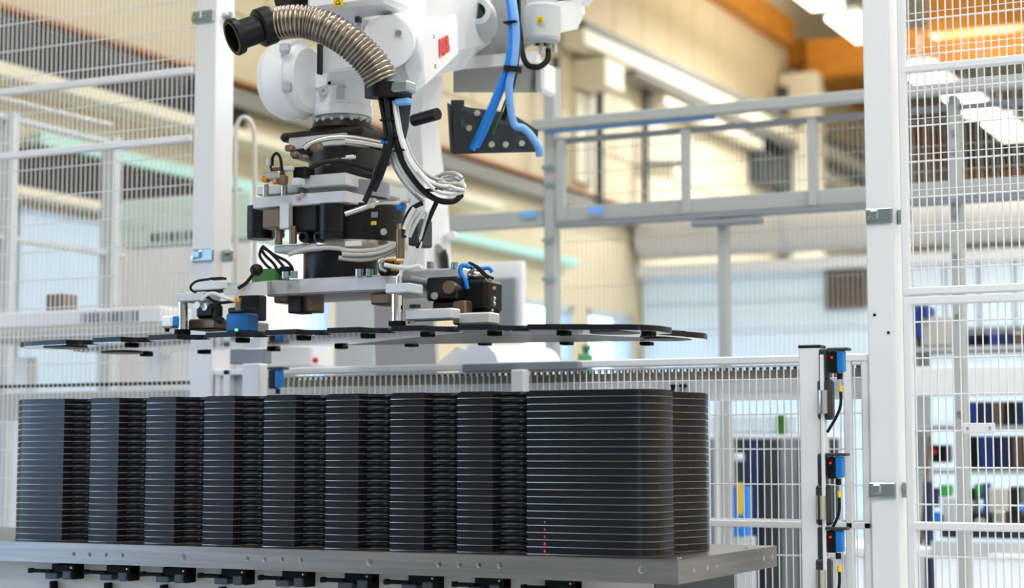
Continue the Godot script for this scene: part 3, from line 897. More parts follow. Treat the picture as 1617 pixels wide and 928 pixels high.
	part("top", g1(Vector3(-2.874, 1.33, -8.9), Vector3(0.668, 0.019, 0.6), 0.006), M["white paint"], tb)
	for px in [-3.102, -2.599]:
		part("leg", g1(Vector3(px, 0.67, -8.75), Vector3(0.07, 1.33, 0.07), 0.004), M["white paint"], tb)
	var cb := thing("dark_cabinet", "row of dark cabinet doors behind the low fence right of the stack", "cabinet", Vector3(-2.9, 0, -9.5))
	for i in 7:
		part("door", g1(Vector3(-3.464 + 0.055 + i * 0.105, 0.68, -9.5), Vector3(0.1, 1.3, 0.1), 0.006), M[["mid grey paint", "slate metal", "navy", "slate metal", "mid grey paint", "navy", "slate metal"][i]], cb)
	var bb := thing("blue_box", "blue and yellow box behind the low fence right of the stack", "box", Vector3(-2.919, 0.842, -8.4))
	part("carton", g1(Vector3(-2.918, 0.96, -8.44), Vector3(0.092, 0.242, 0.08), 0.004), M["bright blue"], bb)
	part("stand", g1(Vector3(-2.933, 0.837, -8.44) * Vector3(1, 0.5, 1), Vector3(-2.933, 0.837, -8.44) * Vector3(0, 1, 0) + Vector3(0.16, 0, 0.08), 0.004), M["light grey paint"], bb)
	part("yellow_stripe", g1(Vector3(-2.907, 1.023, -8.398), Vector3(0.03, 0.155, 0.006)), M["yellow plastic"], bb)
	solo("glass_case", g1(Vector3(-2.934, 1.394, -8.8), Vector3(0.481, 0.094, 0.2), 0.01), M["partition blue"], "pale blue box on the table behind the low fence", "box")
	solo("paper_roll", gc(Vector3(-3.328, 1.222, -9.42), Vector3(-3.239, 1.222, -9.42), 0.022), M["partition blue"], "small pale blue roll fixed on the dark cabinet behind the low fence", "roll")
	solo("standing_tube", gc(Vector3(-2.957, 1.324, -8.2) * Vector3(1, 0, 1), Vector3(-2.955, 1.502, -8.2), 0.012), M["cable white"], "bright white tube standing right beside the stack", "tube")
	solo("poster", g1(Vector3(-2.777, 1.389, -8.66), Vector3(0.04, 0.099, 0.02)), M["green plastic"], "small green and yellow package on the table behind the low fence", "package")
	solo("potted_plant", ball_plant(Vector3(-4.095, 1.802, -9.2)), M["bin green"], "small green plant behind the grey cover strip", "plant")

func ball_plant(at: Vector3) -> G:
	var g := G.new()
	var rng := RandomNumberGenerator.new()
	rng.seed = 3
	for i in 26:
		var d := Vector3(rng.randf_range(-1, 1), rng.randf_range(0.1, 1.2), rng.randf_range(-1, 1)).normalized()
		var s := d.cross(Vector3.UP).normalized() * 0.012
		var e := at + d * rng.randf_range(0.05, 0.1)
		var m := (at + e) * 0.5
		g.flat([at, m + s, e, m - s], Vector3.UP)
		g.flat([at, m + s, e, m - s], Vector3.DOWN)
	g.cyl(at * Vector3(1, 0, 1), at, 0.035, 0.045, 14)
	return g

# ---------- robot ----------
func robot() -> void:
	var t := thing("robot_arm", "large white industrial robot arm reaching over the low fence", "robot", Vector3(-3.6, 0, -6.6))
	var w: Material = M["robot white"]
	# base and shoulder
	var g := G.new()
	g.box(Vector3(-3.65, 0.2, -6.7), Vector3(0.8, 0.4, 0.7), 0.03)
	g.cyl(Vector3(-3.65, 0.4, -6.7), Vector3(-3.65, 0.95, -6.7), 0.36, 0.33, 40)
	part("base", g, w, t)
	g = G.new()
	g.loft([[Vector3(-3.696, 1.511, -6.21), Vector3(-3.474, 1.511, -6.32), Vector3(-3.802, 1.537, -6.939), Vector3(-4.014, 1.537, -6.834)], [Vector3(-3.69, 1.875, -6.176), Vector3(-3.478, 1.875, -6.281), Vector3(-3.802, 1.922, -6.901), Vector3(-3.994, 1.922, -6.805)]])
	part("shoulder", g, M["robot grey"], t)
	g = G.new()
	g.cyl(Vector3(-3.182, 1.559, -6.124), Vector3(-3.088, 1.568, -6.394), 0.115, -1, 36)
	g.cyl(Vector3(-3.088, 1.568, -6.394), Vector3(-3.054, 1.57, -6.466), 0.1, -1, 36)
	part("motor_cover", g, w, t)
	g = G.new()
	g.loft([[Vector3(-3.374, 1.599, -6.137), Vector3(-3.3, 1.668, -6.166), Vector3(-3.256, 1.643, -6.191), Vector3(-3.308, 1.579, -6.171)], [Vector3(-3.437, 1.606, -6.273), Vector3(-3.361, 1.677, -6.303), Vector3(-3.317, 1.652, -6.328), Vector3(-3.37, 1.586, -6.308)]])
	g.loft([[Vector3(-3.288, 1.633, -6.176), Vector3(-3.232, 1.683, -6.199), Vector3(-3.216, 1.643, -6.211), Vector3(-3.249, 1.584, -6.2)], [Vector3(-3.33, 1.639, -6.266), Vector3(-3.274, 1.689, -6.289), Vector3(-3.257, 1.649, -6.302), Vector3(-3.291, 1.588, -6.291)]])
	part("shoulder_casting", g, w, t)
	# lower arm
	g = G.new()
	g.loft([[Vector3(-3.653, 1.884, -6.306), Vector3(-3.559, 1.884, -6.352), Vector3(-3.542, 1.901, -6.584), Vector3(-3.7, 1.918, -6.727)], [Vector3(-3.595, 2.24, -6.243), Vector3(-3.511, 2.24, -6.285), Vector3(-3.523, 2.268, -6.501), Vector3(-3.637, 2.288, -6.61)], [Vector3(-3.548, 2.566, -6.178), Vector3(-3.492, 2.566, -6.206), Vector3(-3.523, 2.603, -6.411), Vector3(-3.6, 2.621, -6.483)], [Vector3(-3.492, 2.761, -6.13), Vector3(-3.442, 2.761, -6.155), Vector3(-3.449, 2.793, -6.317), Vector3(-3.52, 2.814, -6.392)]])
	var la := part("lower_arm", g, w, t)
	g = G.new()
	g.loft([[Vector3(-3.511, 2.077, -6.425), Vector3(-3.508, 2.095, -6.447), Vector3(-3.509, 2.063, -6.472), Vector3(-3.507, 1.998, -6.479), Vector3(-3.512, 1.995, -6.444)], [Vector3(-3.573, 2.093, -6.549), Vector3(-3.56, 2.109, -6.554), Vector3(-3.552, 2.074, -6.561), Vector3(-3.55, 2.008, -6.569), Vector3(-3.569, 2.008, -6.56)]])
	part("slot", g, M["dark plastic"], la)
	part("boss", gc(Vector3(-3.526, 2.093, -6.415), Vector3(-3.586, 2.109, -6.541), 0.018, -1, 16), M["robot grey"], la)
	part("boss", gc(Vector3(-3.494, 2.15, -6.47), Vector3(-3.531, 2.162, -6.563), 0.02, -1, 16), w, la)
	# elbow housing
	g = G.new()
	g.loft([[Vector3(-3.011, 2.97, -5.619), Vector3(-2.882, 3.074, -6.01), Vector3(-2.88, 2.832, -6.034), Vector3(-2.97, 2.753, -5.942), Vector3(-3.006, 2.681, -5.651)], [Vector3(-3.34, 3.182, -6.332), Vector3(-3.1, 3.235, -6.558), Vector3(-3.111, 2.972, -6.579), Vector3(-3.188, 2.876, -6.438), Vector3(-3.307, 2.835, -6.271)]])
	var el := part("elbow_housing", g, M["robot grey"], t)
	g = G.new()
	g.lathe(Vector3(-2.954, 2.841, -5.661), Vector3(-0.5, -0.05, -0.86), [Vector2(0.03, -0.07), Vector2(0.05, -0.07), Vector2(0.062, -0.05), Vector2(0.075, 0.0), Vector2(0.085, 0.1), Vector2(0.0, 0.1)])
	part("socket_ring", g, M["light grey paint"], el)
	g = G.new()
	g.lathe(Vector3(-2.944, 2.833, -5.633), Vector3(-0.5, -0.05, -0.86), [Vector2(0.0, -0.03), Vector2(0.03, -0.03), Vector2(0.03, 0.05)], 6)
	part("socket", g, M["dark metal"], el)
	g = G.new()
	g.loft([[Vector3(-3.083, 2.682, -5.725), Vector3(-2.902, 2.735, -6.033), Vector3(-2.889, 2.727, -6.097), Vector3(-2.905, 2.634, -6.098), Vector3(-3.048, 2.594, -5.807), Vector3(-3.087, 2.584, -5.733)], [Vector3(-3.352, 2.848, -6.247), Vector3(-3.095, 2.881, -6.483), Vector3(-3.073, 2.844, -6.498), Vector3(-3.089, 2.741, -6.5), Vector3(-3.288, 2.72, -6.291), Vector3(-3.357, 2.72, -6.257)]])
	part("balance_block", g, M["robot grey"], t)
	g = G.new()
	g.loft([[Vector3(-3.021, 2.666, -5.533), Vector3(-2.861, 2.772, -5.994), Vector3(-2.85, 2.713, -5.949), Vector3(-3.023, 2.621, -5.537)], [Vector3(-3.246, 2.777, -5.971), Vector3(-2.998, 2.851, -6.31), Vector3(-3.011, 2.801, -6.309), Vector3(-3.248, 2.728, -5.975)]])
	part("flange_rib", g, M["light grey paint"], t)
	part("end_cap", g1(Vector3(-2.887, 2.686, -6.11), Vector3(0.04, 0.116, 0.12), 0.01), w, t)
	# motor at the elbow
	g = G.new()
	g.lathe(Vector3(-2.72, 2.737, -5.731), Vector3.UP, [Vector2(0.03, -0.01), Vector2(0.062, 0.0), Vector2(0.067, 0.01), Vector2(0.067, 0.125), Vector2(0.058, 0.135), Vector2(0.058, 0.2), Vector2(0.0, 0.2)], 36)
	var mo := part("elbow_motor", g, M["light grey paint"], t)
	tri_label(Vector3(-2.692, 2.799, -5.655), 0.022, mo)
	g = G.new()
	g.loft([[Vector3(-2.665, 2.884, -5.744), Vector3(-2.61, 2.906, -5.825), Vector3(-2.604, 2.85, -5.833), Vector3(-2.623, 2.795, -5.83), Vector3(-2.661, 2.769, -5.757)], [Vector3(-2.8, 2.982, -6.059), Vector3(-2.722, 2.987, -6.098), Vector3(-2.716, 2.924, -6.107), Vector3(-2.739, 2.88, -6.1), Vector3(-2.797, 2.856, -6.073)]])
	g.box(Vector3(-2.68, 2.946, -5.842), Vector3(0.16, 0.09, 0.2), 0.02)
	part("motor_box", g, w, t)
	for q in [Vector3(-2.723, 2.732, -5.73), Vector3(-2.708, 2.737, -5.759), Vector3(-2.687, 2.741, -5.769)]:
		part("connector", gc(q + Vector3(0, 0.01, 0), q - Vector3(0, 0.04, 0), 0.009, -1, 12), M["cable white"], t)
	part("motor_cable", gt([Vector3(-2.705, 2.712, -5.752), Vector3(-2.706, 2.67, -5.745), Vector3(-2.732, 2.643, -5.723), Vector3(-2.765, 2.65, -5.706), Vector3(-2.784, 2.686, -5.704), Vector3(-2.812, 2.762, -5.739), Vector3(-2.817, 2.832, -5.73)], 0.011), M["cable black"], t)
	# upper arm, seen almost end on
	g = G.new()
	g.loft([[Vector3(-3.102, 2.819, -4.861), Vector3(-2.861, 2.861, -4.976), Vector3(-2.798, 2.757, -5.018), Vector3(-2.829, 2.544, -5.024), Vector3(-2.877, 2.469, -5.008), Vector3(-2.978, 2.461, -4.958), Vector3(-3.15, 2.492, -4.926)], [Vector3(-3.212, 3.012, -5.404), Vector3(-2.975, 3.058, -5.517), Vector3(-2.903, 2.944, -5.563), Vector3(-2.927, 2.705, -5.576), Vector3(-2.965, 2.625, -5.565), Vector3(-3.044, 2.607, -5.527), Vector3(-3.207, 2.625, -5.445)], [Vector3(-3.352, 3.174, -5.879), Vector3(-3.107, 3.223, -5.995), Vector3(-3.002, 3.076, -6.062), Vector3(-3.033, 2.855, -6.068), Vector3(-3.103, 2.769, -6.042), Vector3(-3.214, 2.757, -5.989), Vector3(-3.346, 2.769, -5.922)]])
	var ua := part("upper_arm", g, w, t)
	part("round_boss", gc(Vector3(-2.839, 2.559, -4.827), Vector3(-2.922, 2.623, -5.026), 0.085, -1, 40), w, ua)
	part("oil_plug", gc(Vector3(-2.797, 2.583, -4.823), Vector3(-2.813, 2.592, -4.859), 0.01, -1, 12), M["mid grey paint"], ua)
	part("front_plate", g1(Vector3(-3.043, 2.592, -4.879), Vector3(0.15, 0.2, 0.03), 0.01), w, ua)
	part("upper_cover", g1(Vector3(-2.938, 2.707, -4.808), Vector3(0.3, 0.09, 0.16), 0.015), w, ua)
	part("gap", g1(Vector3(-2.971, 2.665, -4.863), Vector3(0.016, 0.04, 0.02)), M["slate metal"], ua)
	part("gap", g1(Vector3(-3.11, 2.534, -4.852), Vector3(0.01, 0.1, 0.02)), M["dark metal"], ua)
	tri_label(Vector3(-2.949, 2.674, -4.705), 0.03, ua)
	part("rear_hose", gc(Vector3(-3.257, 2.74, -4.848), Vector3(-3.196, 2.804, -4.984), 0.045, -1, 20), M["dark plastic"], ua)
	# faceted cover carrying the red letters
	g = G.new()
	var f := [Vector3(-2.822, 2.594, -4.91), Vector3(-2.757, 2.603, -4.908), Vector3(-2.756, 2.43, -4.926), Vector3(-2.794, 2.414, -4.931), Vector3(-2.826, 2.485, -4.919)]
	var bk := [Vector3(-2.965, 2.771, -5.382), Vector3(-2.877, 2.781, -5.369), Vector3(-2.878, 2.639, -5.382), Vector3(-2.913, 2.6, -5.391), Vector3(-2.961, 2.66, -5.395)]
	g.loft([f, bk])
	var cover := part("side_cover", g, w, t)
	for q in [Vector3(-2.797, 2.617, -5.044), Vector3(-2.795, 2.519, -5.054)]:
		part("screw", gc(q - Vector3(0.004, 0, 0), q + Vector3(0.006, 0, 0.002), 0.008, -1, 10), M["zinc"], cover)
	var a := Vector3(-2.812, 2.614, -5.171)
	var p0: Vector3 = f[1]
	var p1: Vector3 = bk[1]
	var p2: Vector3 = f[2]
	var ux := (p1 - p0).normalized()
	var face := (p1 - p0).cross(p0 - p2).normalized()
	if face.x < 0:
		face = -face
	# put the letters on the facet
	a = a + face * ((p0 - a).dot(face) + 0.003)
	var tm := TextMesh.new()
	tm.text = "ABB"
	var sf := SystemFont.new()
	sf.font_names = PackedStringArray(["Droid Sans"])
	sf.font_weight = 900
	tm.font = sf
	tm.font_size = 64
	tm.pixel_size = 0.00125
	tm.depth = 0.002
	var tx := MeshInstance3D.new()
	tx.name = "red_letters"
	tx.mesh = tm
	tx.material_override = M["red print"]
	cover.add_child(tx)
	tx.transform = Transform3D(Basis(ux, face.cross(ux), face), a - t.position)
	tx.set_meta("label", "red lettering on the white cover")
	# wrist: round side gearbox, yoke and turning flange
	g = G.new()
	var wc := Vector3(-3.249, 2.495, -4.932)
	var ax := Vector3(1, 0, 0)
	g.lathe(wc, ax, [Vector2(0.0, -0.115), Vector2(0.075, -0.11), Vector2(0.112, -0.09), Vector2(0.132, -0.055), Vector2(0.135, -0.03), Vector2(0.135, 0.012), Vector2(0.13, 0.02), Vector2(0.118, 0.022), Vector2(0.116, 0.04), Vector2(0.1, 0.05), Vector2(0.0, 0.05)], 56)
	var gb := part("wrist_gearbox", g, w, t)
	for q in [[Vector3(-3.217, 2.575, -4.806), 0.04], [Vector3(-3.222, 2.449, -4.827), 0.04]]:
		part("pocket", g1(q[0], Vector3(0.035, q[1], 0.03), 0.008), M["light grey paint"], gb)
	var fx := -3.144
	var fy := 2.379
	var ctr := Vector3(fx, fy, -5.05)
	g = G.new()
	var k := 1.0 / 468.0
	var poly := PackedVector2Array()
	for q in [[-51, 148], [-51, 112], [-45, 104], [-38, 106], [-30, 116], [-18, 121], [0, 122], [16, 120], [26, 113], [33, 105], [42, 102], [45, 108], [45, 148]]:
		poly.append(Vector2(q[0] * k * 1.12, (185 - q[1]) * k))
	g.prism(poly, ctr + Vector3(0, 0, 0.085), Vector3.RIGHT, Vector3.UP, Vector3(0, 0, -0.17))
	g.lathe(ctr, Vector3.UP, [Vector2(0.0, -0.004), Vector2(0.1, -0.004), Vector2(0.103, 0.004), Vector2(0.103, 0.028), Vector2(0.099, 0.033), Vector2(0.099, 0.082), Vector2(0.104, 0.088), Vector2(0.0, 0.088)], 48)
	var yk := part("wrist_yoke", g, w, t)
	for s in [[-44, 122], [38, 120]]:
		part("lug", g1(ctr + Vector3(s[0] * k * 1.1, (185 - s[1]) * k, 0.085), Vector3(0.03, 0.05, 0.03), 0.008), w, yk)
	g = G.new()
	g.lathe(ctr + Vector3(-0.012, 0.07, 0.102), Vector3(0.42, 0.05, 0.9), [Vector2(0.019, -0.03), Vector2(0.019, 0.004), Vector2(0.015, 0.008), Vector2(0.006, 0.008), Vector2(0.005, 0.002), Vector2(0, 0.002)], 20)
	part("plug", g, M["light grey paint"], yk)
	part("hole", gc(ctr + Vector3(0.0, 0.101, 0.08), ctr + Vector3(0.0, 0.101, 0.0865), 0.006, -1, 12), M["dark plastic"], yk)
	part("serial_plate", g1(ctr + Vector3(0.048, 0.062, 0.092), Vector3(0.03, 0.045, 0.01), 0.003), M["cable white"], yk)
	g = G.new()
	g.lathe(ctr, Vector3.UP, [Vector2(0.0, -0.045), Vector2(0.085, -0.045), Vector2(0.085, -0.034), Vector2(0.094, -0.034), Vector2(0.094, -0.006), Vector2(0.0, -0.006)], 48)
	var fl := part("tool_flange", g, M["zinc"], t)
	for i in 18:
		var d := Vector3(cos(TAU * i / 18), 0, sin(TAU * i / 18))
		part("bolt", gc(ctr + d * 0.086 + Vector3(0, -0.036, 0), ctr + d * 0.098 + Vector3(0, -0.014, 0), 0.007, -1, 8), M["cable white"], fl)
	# corrugated steel hose with its black end bell and clamp
	var h := thing("corrugated_hose", "bent corrugated steel hose with black end bell on the robot wrist", "hose", Vector3(-3.01, 2.557, -4.675))
	g = G.new()
	g.tube([Vector3(-3.145, 2.599, -4.604), Vector3(-3.101, 2.603, -4.614), Vector3(-3.051, 2.605, -4.628), Vector3(-3.012, 2.599, -4.648), Vector3(-2.957, 2.578, -4.666), Vector3(-2.906, 2.544, -4.683), Vector3(-2.865, 2.504, -4.707), Vector3(-2.831, 2.461, -4.729), Vector3(-2.808, 2.409, -4.745)], 0.0545, 24, 5, 34, 0.15)
	part("hose", g, M["hose steel"], h)
	g = G.new()
	var e0 := Vector3(-3.141, 2.599, -4.606)
	var e1 := Vector3(-3.216, 2.544, -4.507)
	var dd := (e1 - e0).normalized()
	var ln := (e1 - e0).length()
	g.lathe(e0, dd, [Vector2(0.0, -0.01), Vector2(0.058, -0.01), Vector2(0.062, 0.0), Vector2(0.062, 0.035), Vector2(0.056, 0.042), Vector2(0.046, 0.045), Vector2(0.046, ln - 0.03), Vector2(0.058, ln - 0.024), Vector2(0.06, ln - 0.005), Vector2(0.056, ln), Vector2(0.045, ln), Vector2(0.043, ln - 0.03), Vector2(0, ln - 0.03)], 40)
	part("end_bell", g, M["dark plastic"], h)
	g = G.new()
	g.cyl(Vector3(-2.815, 2.411, -4.764), Vector3(-2.817, 2.364, -4.768), 0.062, 0.06, 32)
	var cl := part("clamp", g, M["dark plastic"], h)
	part("clamp_block", g1(Vector3(-2.759, 2.389, -4.76), Vector3(0.1, 0.034, 0.06), 0.006), M["zinc"], cl)
	g = G.new()
	g.loft([[Vector3(-2.788, 2.374, -4.781), Vector3(-2.736, 2.378, -4.807), Vector3(-2.75, 2.274, -4.81), Vector3(-2.77, 2.194, -4.808), Vector3(-2.778, 2.244, -4.799)], [Vector3(-2.818, 2.386, -4.832), Vector3(-2.765, 2.39, -4.858), Vector3(-2.78, 2.285, -4.861), Vector3(-2.799, 2.204, -4.86), Vector3(-2.808, 2.255, -4.85)]])
	part("clamp_bracket", g, M["slate metal"], cl)
	part("band", g1(Vector3(-2.747, 2.346, -4.771), Vector3(0.05, 0.02, 0.03), 0.004), M["pale blue"], cl)
	solo("stub_pipe", gc(Vector3(-2.831, 2.331, -4.988), Vector3(-2.724, 2.337, -4.951), 0.02, -1, 20), M["dark plastic"], "short black open pipe pointing right beside the cable bundle", "pipe")
	# dark bore of the stub pipe
	# cable bundles that leave the clamp
	var cb := thing("cable_bundle", "bundle of black and white cables looping from the hose clamp to the gripper", "cables", Vector3(-2.803, 2.075, -4.803))
	for q in [[Vector3(-2.827, 2.37, -4.762), Vector3(-2.814, 2.312, -4.763), Vector3(-2.804, 2.24, -4.764), Vector3(-2.809, 2.179, -4.757), Vector3(-2.832, 2.12, -4.751), Vector3(-2.852, 2.07, -4.746), Vector3(-2.873, 2.036, -4.75)], [Vector3(-2.799, 2.366, -4.754), Vector3(-2.79, 2.298, -4.754), Vector3(-2.78, 2.237, -4.754), Vector3(-2.793, 2.178, -4.753), Vector3(-2.813, 2.118, -4.749), Vector3(-2.837, 2.065, -4.743)], [Vector3(-2.795, 2.37, -4.778), Vector3(-2.78, 2.3, -4.77), Vector3(-2.766, 2.227, -4.762), Vector3(-2.754, 2.164, -4.774), Vector3(-2.731, 2.116, -4.79), Vector3(-2.703, 2.07, -4.82), Vector3(-2.666, 2.04, -4.852), Vector3(-2.634, 2.039, -4.891), Vector3(-2.618, 2.062, -4.919)], [Vector3(-2.829, 2.358, -4.785), Vector3(-2.809, 2.284, -4.78), Vector3(-2.809, 2.234, -4.784), Vector3(-2.823, 2.173, -4.773)]]:
		part("black_cable", gt(q, 0.0095, 10), M["cable black"], cb)
	for q in [[Vector3(-2.779, 2.35, -4.766), Vector3(-2.761, 2.267, -4.76), Vector3(-2.747, 2.215, -4.761), Vector3(-2.73, 2.162, -4.775), Vector3(-2.698, 2.111, -4.796), Vector3(-2.658, 2.085, -4.83), Vector3(-2.621, 2.084, -4.87), Vector3(-2.605, 2.103, -4.899), Vector3(-2.637, 2.129, -4.925), Vector3(-2.696, 2.127, -4.941)], [Vector3(-2.782, 2.344, -4.787), Vector3(-2.764, 2.26, -4.782), Vector3(-2.742, 2.203, -4.776), Vector3(-2.723, 2.152, -4.791), Vector3(-2.689, 2.097, -4.813), Vector3(-2.656, 2.07, -4.843), Vector3(-2.623, 2.069, -4.882), Vector3(-2.611, 2.086, -4.92), Vector3(-2.64, 2.116, -4.947), Vector3(-2.698, 2.138, -4.961)], [Vector3(-2.781, 2.191, -4.78), Vector3(-2.764, 2.146, -4.782), Vector3(-2.737, 2.1, -4.8), Vector3(-2.715, 2.072, -4.825), Vector3(-2.704, 2.055, -4.855)], [Vector3(-2.798, 2.204, -4.793), Vector3(-2.779, 2.147, -4.785), Vector3(-2.756, 2.1, -4.802), Vector3(-2.729, 2.064, -4.819)], [Vector3(-2.7, 2.125, -4.782), Vector3(-2.659, 2.07, -4.808), Vector3(-2.626, 2.056, -4.837), Vector3(-2.601, 2.064, -4.882), Vector3(-2.609, 2.09, -4.92), Vector3(-2.653, 2.123, -4.963)], [Vector3(-2.756, 2.239, -4.777), Vector3(-2.736, 2.178, -4.782), Vector3(-2.706, 2.128, -4.801), Vector3(-2.673, 2.09, -4.833), Vector3(-2.641, 2.077, -4.873)], [Vector3(-2.724, 2.134, -4.949), Vector3(-2.652, 2.095, -4.876), Vector3(-2.605, 2.073, -4.857), Vector3(-2.593, 2.072, -4.885)]]:
		part("white_cable", gt(q, 0.0065, 8), M["cable white"], cb)
	for q in [[Vector3(-2.806, 2.224, -4.787), Vector3(-2.796, 2.174, -4.797), Vector3(-2.773, 2.123, -4.814), Vector3(-2.738, 2.079, -4.835), Vector3(-2.701, 2.052, -4.867), Vector3(-2.664, 2.047, -4.908), Vector3(-2.642, 2.059, -4.952), Vector3(-2.649, 2.089, -4.99)], [Vector3(-2.817, 2.22, -4.793), Vector3(-2.805, 2.164, -4.805), Vector3(-2.782, 2.112, -4.822), Vector3(-2.752, 2.066, -4.852), Vector3(-2.738, 2.044, -4.883)], [Vector3(-2.751, 2.231, -4.791), Vector3(-2.732, 2.171, -4.807), Vector3(-2.703, 2.125, -4.837), Vector3(-2.679, 2.11, -4.884), Vector3(-2.662, 2.116, -4.937)], [Vector3(-2.708, 2.124, -4.913), Vector3(-2.673, 2.133, -4.907), Vector3(-2.625, 2.127, -4.886), Vector3(-2.595, 2.108, -4.881)], [Vector3(-2.686, 2.102, -4.881), Vector3(-2.635, 2.09, -4.863), Vector3(-2.607, 2.092, -4.877), Vector3(-2.6, 2.079, -4.903)]]:
		part("grey_cable", gt(q, 0.0065, 8), M["cable grey"], cb)
	for q in [[Vector3(-2.785, 2.233, -4.763), 0.03], [Vector3(-2.755, 2.191, -4.771), 0.02], [Vector3(-2.667, 2.069, -4.826), 0.022], [Vector3(-2.795, 2.29, -4.763), 0.024]]:
		part("cable_tie", g1(q[0], Vector3(q[1] * 2, 0.006, 0.04), 0.002), M["cable black"], cb)
	# dark bracket plate with the blue air lines
	var br := thing("line_bracket", "dark drilled metal bracket plate hanging right of the robot arm", "bracket", Vector3(-2.881, 2.322, -5.637))
	g = G.new()
	g.loft([[Vector3(-2.995, 2.489, -5.563), Vector3(-2.97, 2.498, -5.575), Vector3(-2.724, 2.409, -5.706), Vector3(-2.731, 2.329, -5.71), Vector3(-3.002, 2.322, -5.577)], [Vector3(-3.005, 2.492, -5.581), Vector3(-2.98, 2.502, -5.592), Vector3(-2.733, 2.412, -5.724), Vector3(-2.74, 2.333, -5.728), Vector3(-3.011, 2.326, -5.594)]])
	g.loft([[Vector3(-2.973, 2.489, -5.485), Vector3(-3.002, 2.497, -5.581), Vector3(-3.009, 2.326, -5.595), Vector3(-2.97, 2.311, -5.504)], [Vector3(-2.982, 2.491, -5.491), Vector3(-3.011, 2.499, -5.588), Vector3(-3.018, 2.327, -5.602), Vector3(-2.979, 2.313, -5.51)]])
	g.loft([[Vector3(-3.002, 2.516, -5.557), Vector3(-2.959, 2.516, -5.578), Vector3(-2.961, 2.484, -5.581), Vector3(-3.004, 2.484, -5.56)], [Vector3(-3.049, 2.536, -5.644), Vector3(-3.006, 2.536, -5.666), Vector3(-3.007, 2.503, -5.668), Vector3(-3.051, 2.503, -5.647)]])
	g.loft([[Vector3(-2.97, 2.493, -5.575), Vector3(-2.82, 2.474, -5.674), Vector3(-2.724, 2.407, -5.706), Vector3(-2.973, 2.42, -5.581)], [Vector3(-2.98, 2.497, -5.593), Vector3(-2.829, 2.478, -5.692), Vector3(-2.733, 2.41, -5.724), Vector3(-2.983, 2.424, -5.598)]])
	var bp := part("plate", g, M["slate metal"], br)
	for q in [Vector3(-2.916, 2.468, -5.594), Vector3(-2.873, 2.355, -5.626), Vector3(-2.828, 2.355, -5.648), Vector3(-2.944, 2.414, -5.585), Vector3(-2.775, 2.359, -5.674)]:
		part("hole", gc(q, q + Vector3(0, 0, -0.004), 0.011, -1, 16), M["cream paint"], bp)
	var bl := thing("air_lines", "blue and pale blue air lines running down to the dark bracket", "hoses", Vector3(-2.806, 2.301, -5.564))
	for q in [[Vector3(-2.762, 2.895, -5.526), Vector3(-2.745, 2.8, -5.522), Vector3(-2.74, 2.72, -5.521), Vector3(-2.753, 2.631, -5.524), Vector3(-2.774, 2.577, -5.53), Vector3(-2.819, 2.492, -5.539), Vector3(-2.867, 2.406, -5.545), Vector3(-2.914, 2.328, -5.552)], [Vector3(-2.763, 2.9, -5.548), Vector3(-2.746, 2.805, -5.544), Vector3(-2.742, 2.725, -5.542), Vector3(-2.756, 2.635, -5.544), Vector3(-2.779, 2.57, -5.55), Vector3(-2.819, 2.496, -5.56), Vector3(-2.86, 2.407, -5.56), Vector3(-2.904, 2.339, -5.567)]]:
		part("blue_line", gt(q, 0.0125, 10), M["bright blue"], bl)
	for q in [[Vector3(-2.741, 2.89, -5.515), Vector3(-2.723, 2.784, -5.512), Vector3(-2.722, 2.706, -5.52), Vector3(-2.733, 2.617, -5.524), Vector3(-2.755, 2.541, -5.532), Vector3(-2.761, 2.456, -5.559), Vector3(-2.755, 2.406, -5.578), Vector3(-2.73, 2.397, -5.592), Vector3(-2.706, 2.371, -5.606), Vector3(-2.684, 2.33, -5.622), Vector3(-2.685, 2.3, -5.635)]]:
		part("pale_blue_line", gt(q, 0.014, 10), M["pale blue"], bl)
	part("black_line", gt([Vector3(-2.726, 2.895, -5.544), Vector3(-2.727, 2.713, -5.551), Vector3(-2.743, 2.615, -5.564), Vector3(-2.774, 2.518, -5.58), Vector3(-2.809, 2.432, -5.594)], 0.009, 8), M["cable black"], bl)
	part("green_line", gt([Vector3(-2.733, 2.903, -5.574), Vector3(-2.736, 2.72, -5.579), Vector3(-2.757, 2.61, -5.591), Vector3(-2.813, 2.492, -5.608), Vector3(-2.859, 2.388, -5.608)], 0.004, 6), M["green plastic"], bl)
	g = G.new()
	g.cyl(Vector3(-2.74, 2.608, -5.532), Vector3(-2.743, 2.588, -5.533), 0.034, -1, 20)
	part("tie", g, M["cable black"], bl)
	part("tie", g1(Vector3(-2.734, 2.76, -5.509), Vector3(0.05, 0.008, 0.04), 0.002), M["cable black"], bl)

func tri_label(at: Vector3, s: float, parent: Node3D) -> void:       # yellow warning sticker with a black triangle
	var g := G.new()
	g.box(at, Vector3(s * 1.2, s, 0.004), 0.001)
	var o := part("warning_sticker", g, M["yellow plastic"], parent)
	var k := G.new()
	k.prism(PackedVector2Array([Vector2(-s * 0.35, -s * 0.3), Vector2(s * 0.35, -s * 0.3), Vector2(0, s * 0.35)]), at + Vector3(0, 0, 0.002), Vector3.RIGHT, Vector3.UP, Vector3(0, 0, 0.001))
	part("warning_triangle", k, M["black print"], o)
	var y := G.new()
	y.prism(PackedVector2Array([Vector2(-s * 0.2, -s * 0.21), Vector2(s * 0.2, -s * 0.21), Vector2(0, s * 0.2)]), at + Vector3(0, 0, 0.003), Vector3.RIGHT, Vector3.UP, Vector3(0, 0, 0.001))
	y.box(at + Vector3(0, -s * 0.05, 0.004), Vector3(0.001, 0.001, 0.001))
	part("triangle_field", y, M["yellow plastic"], o)

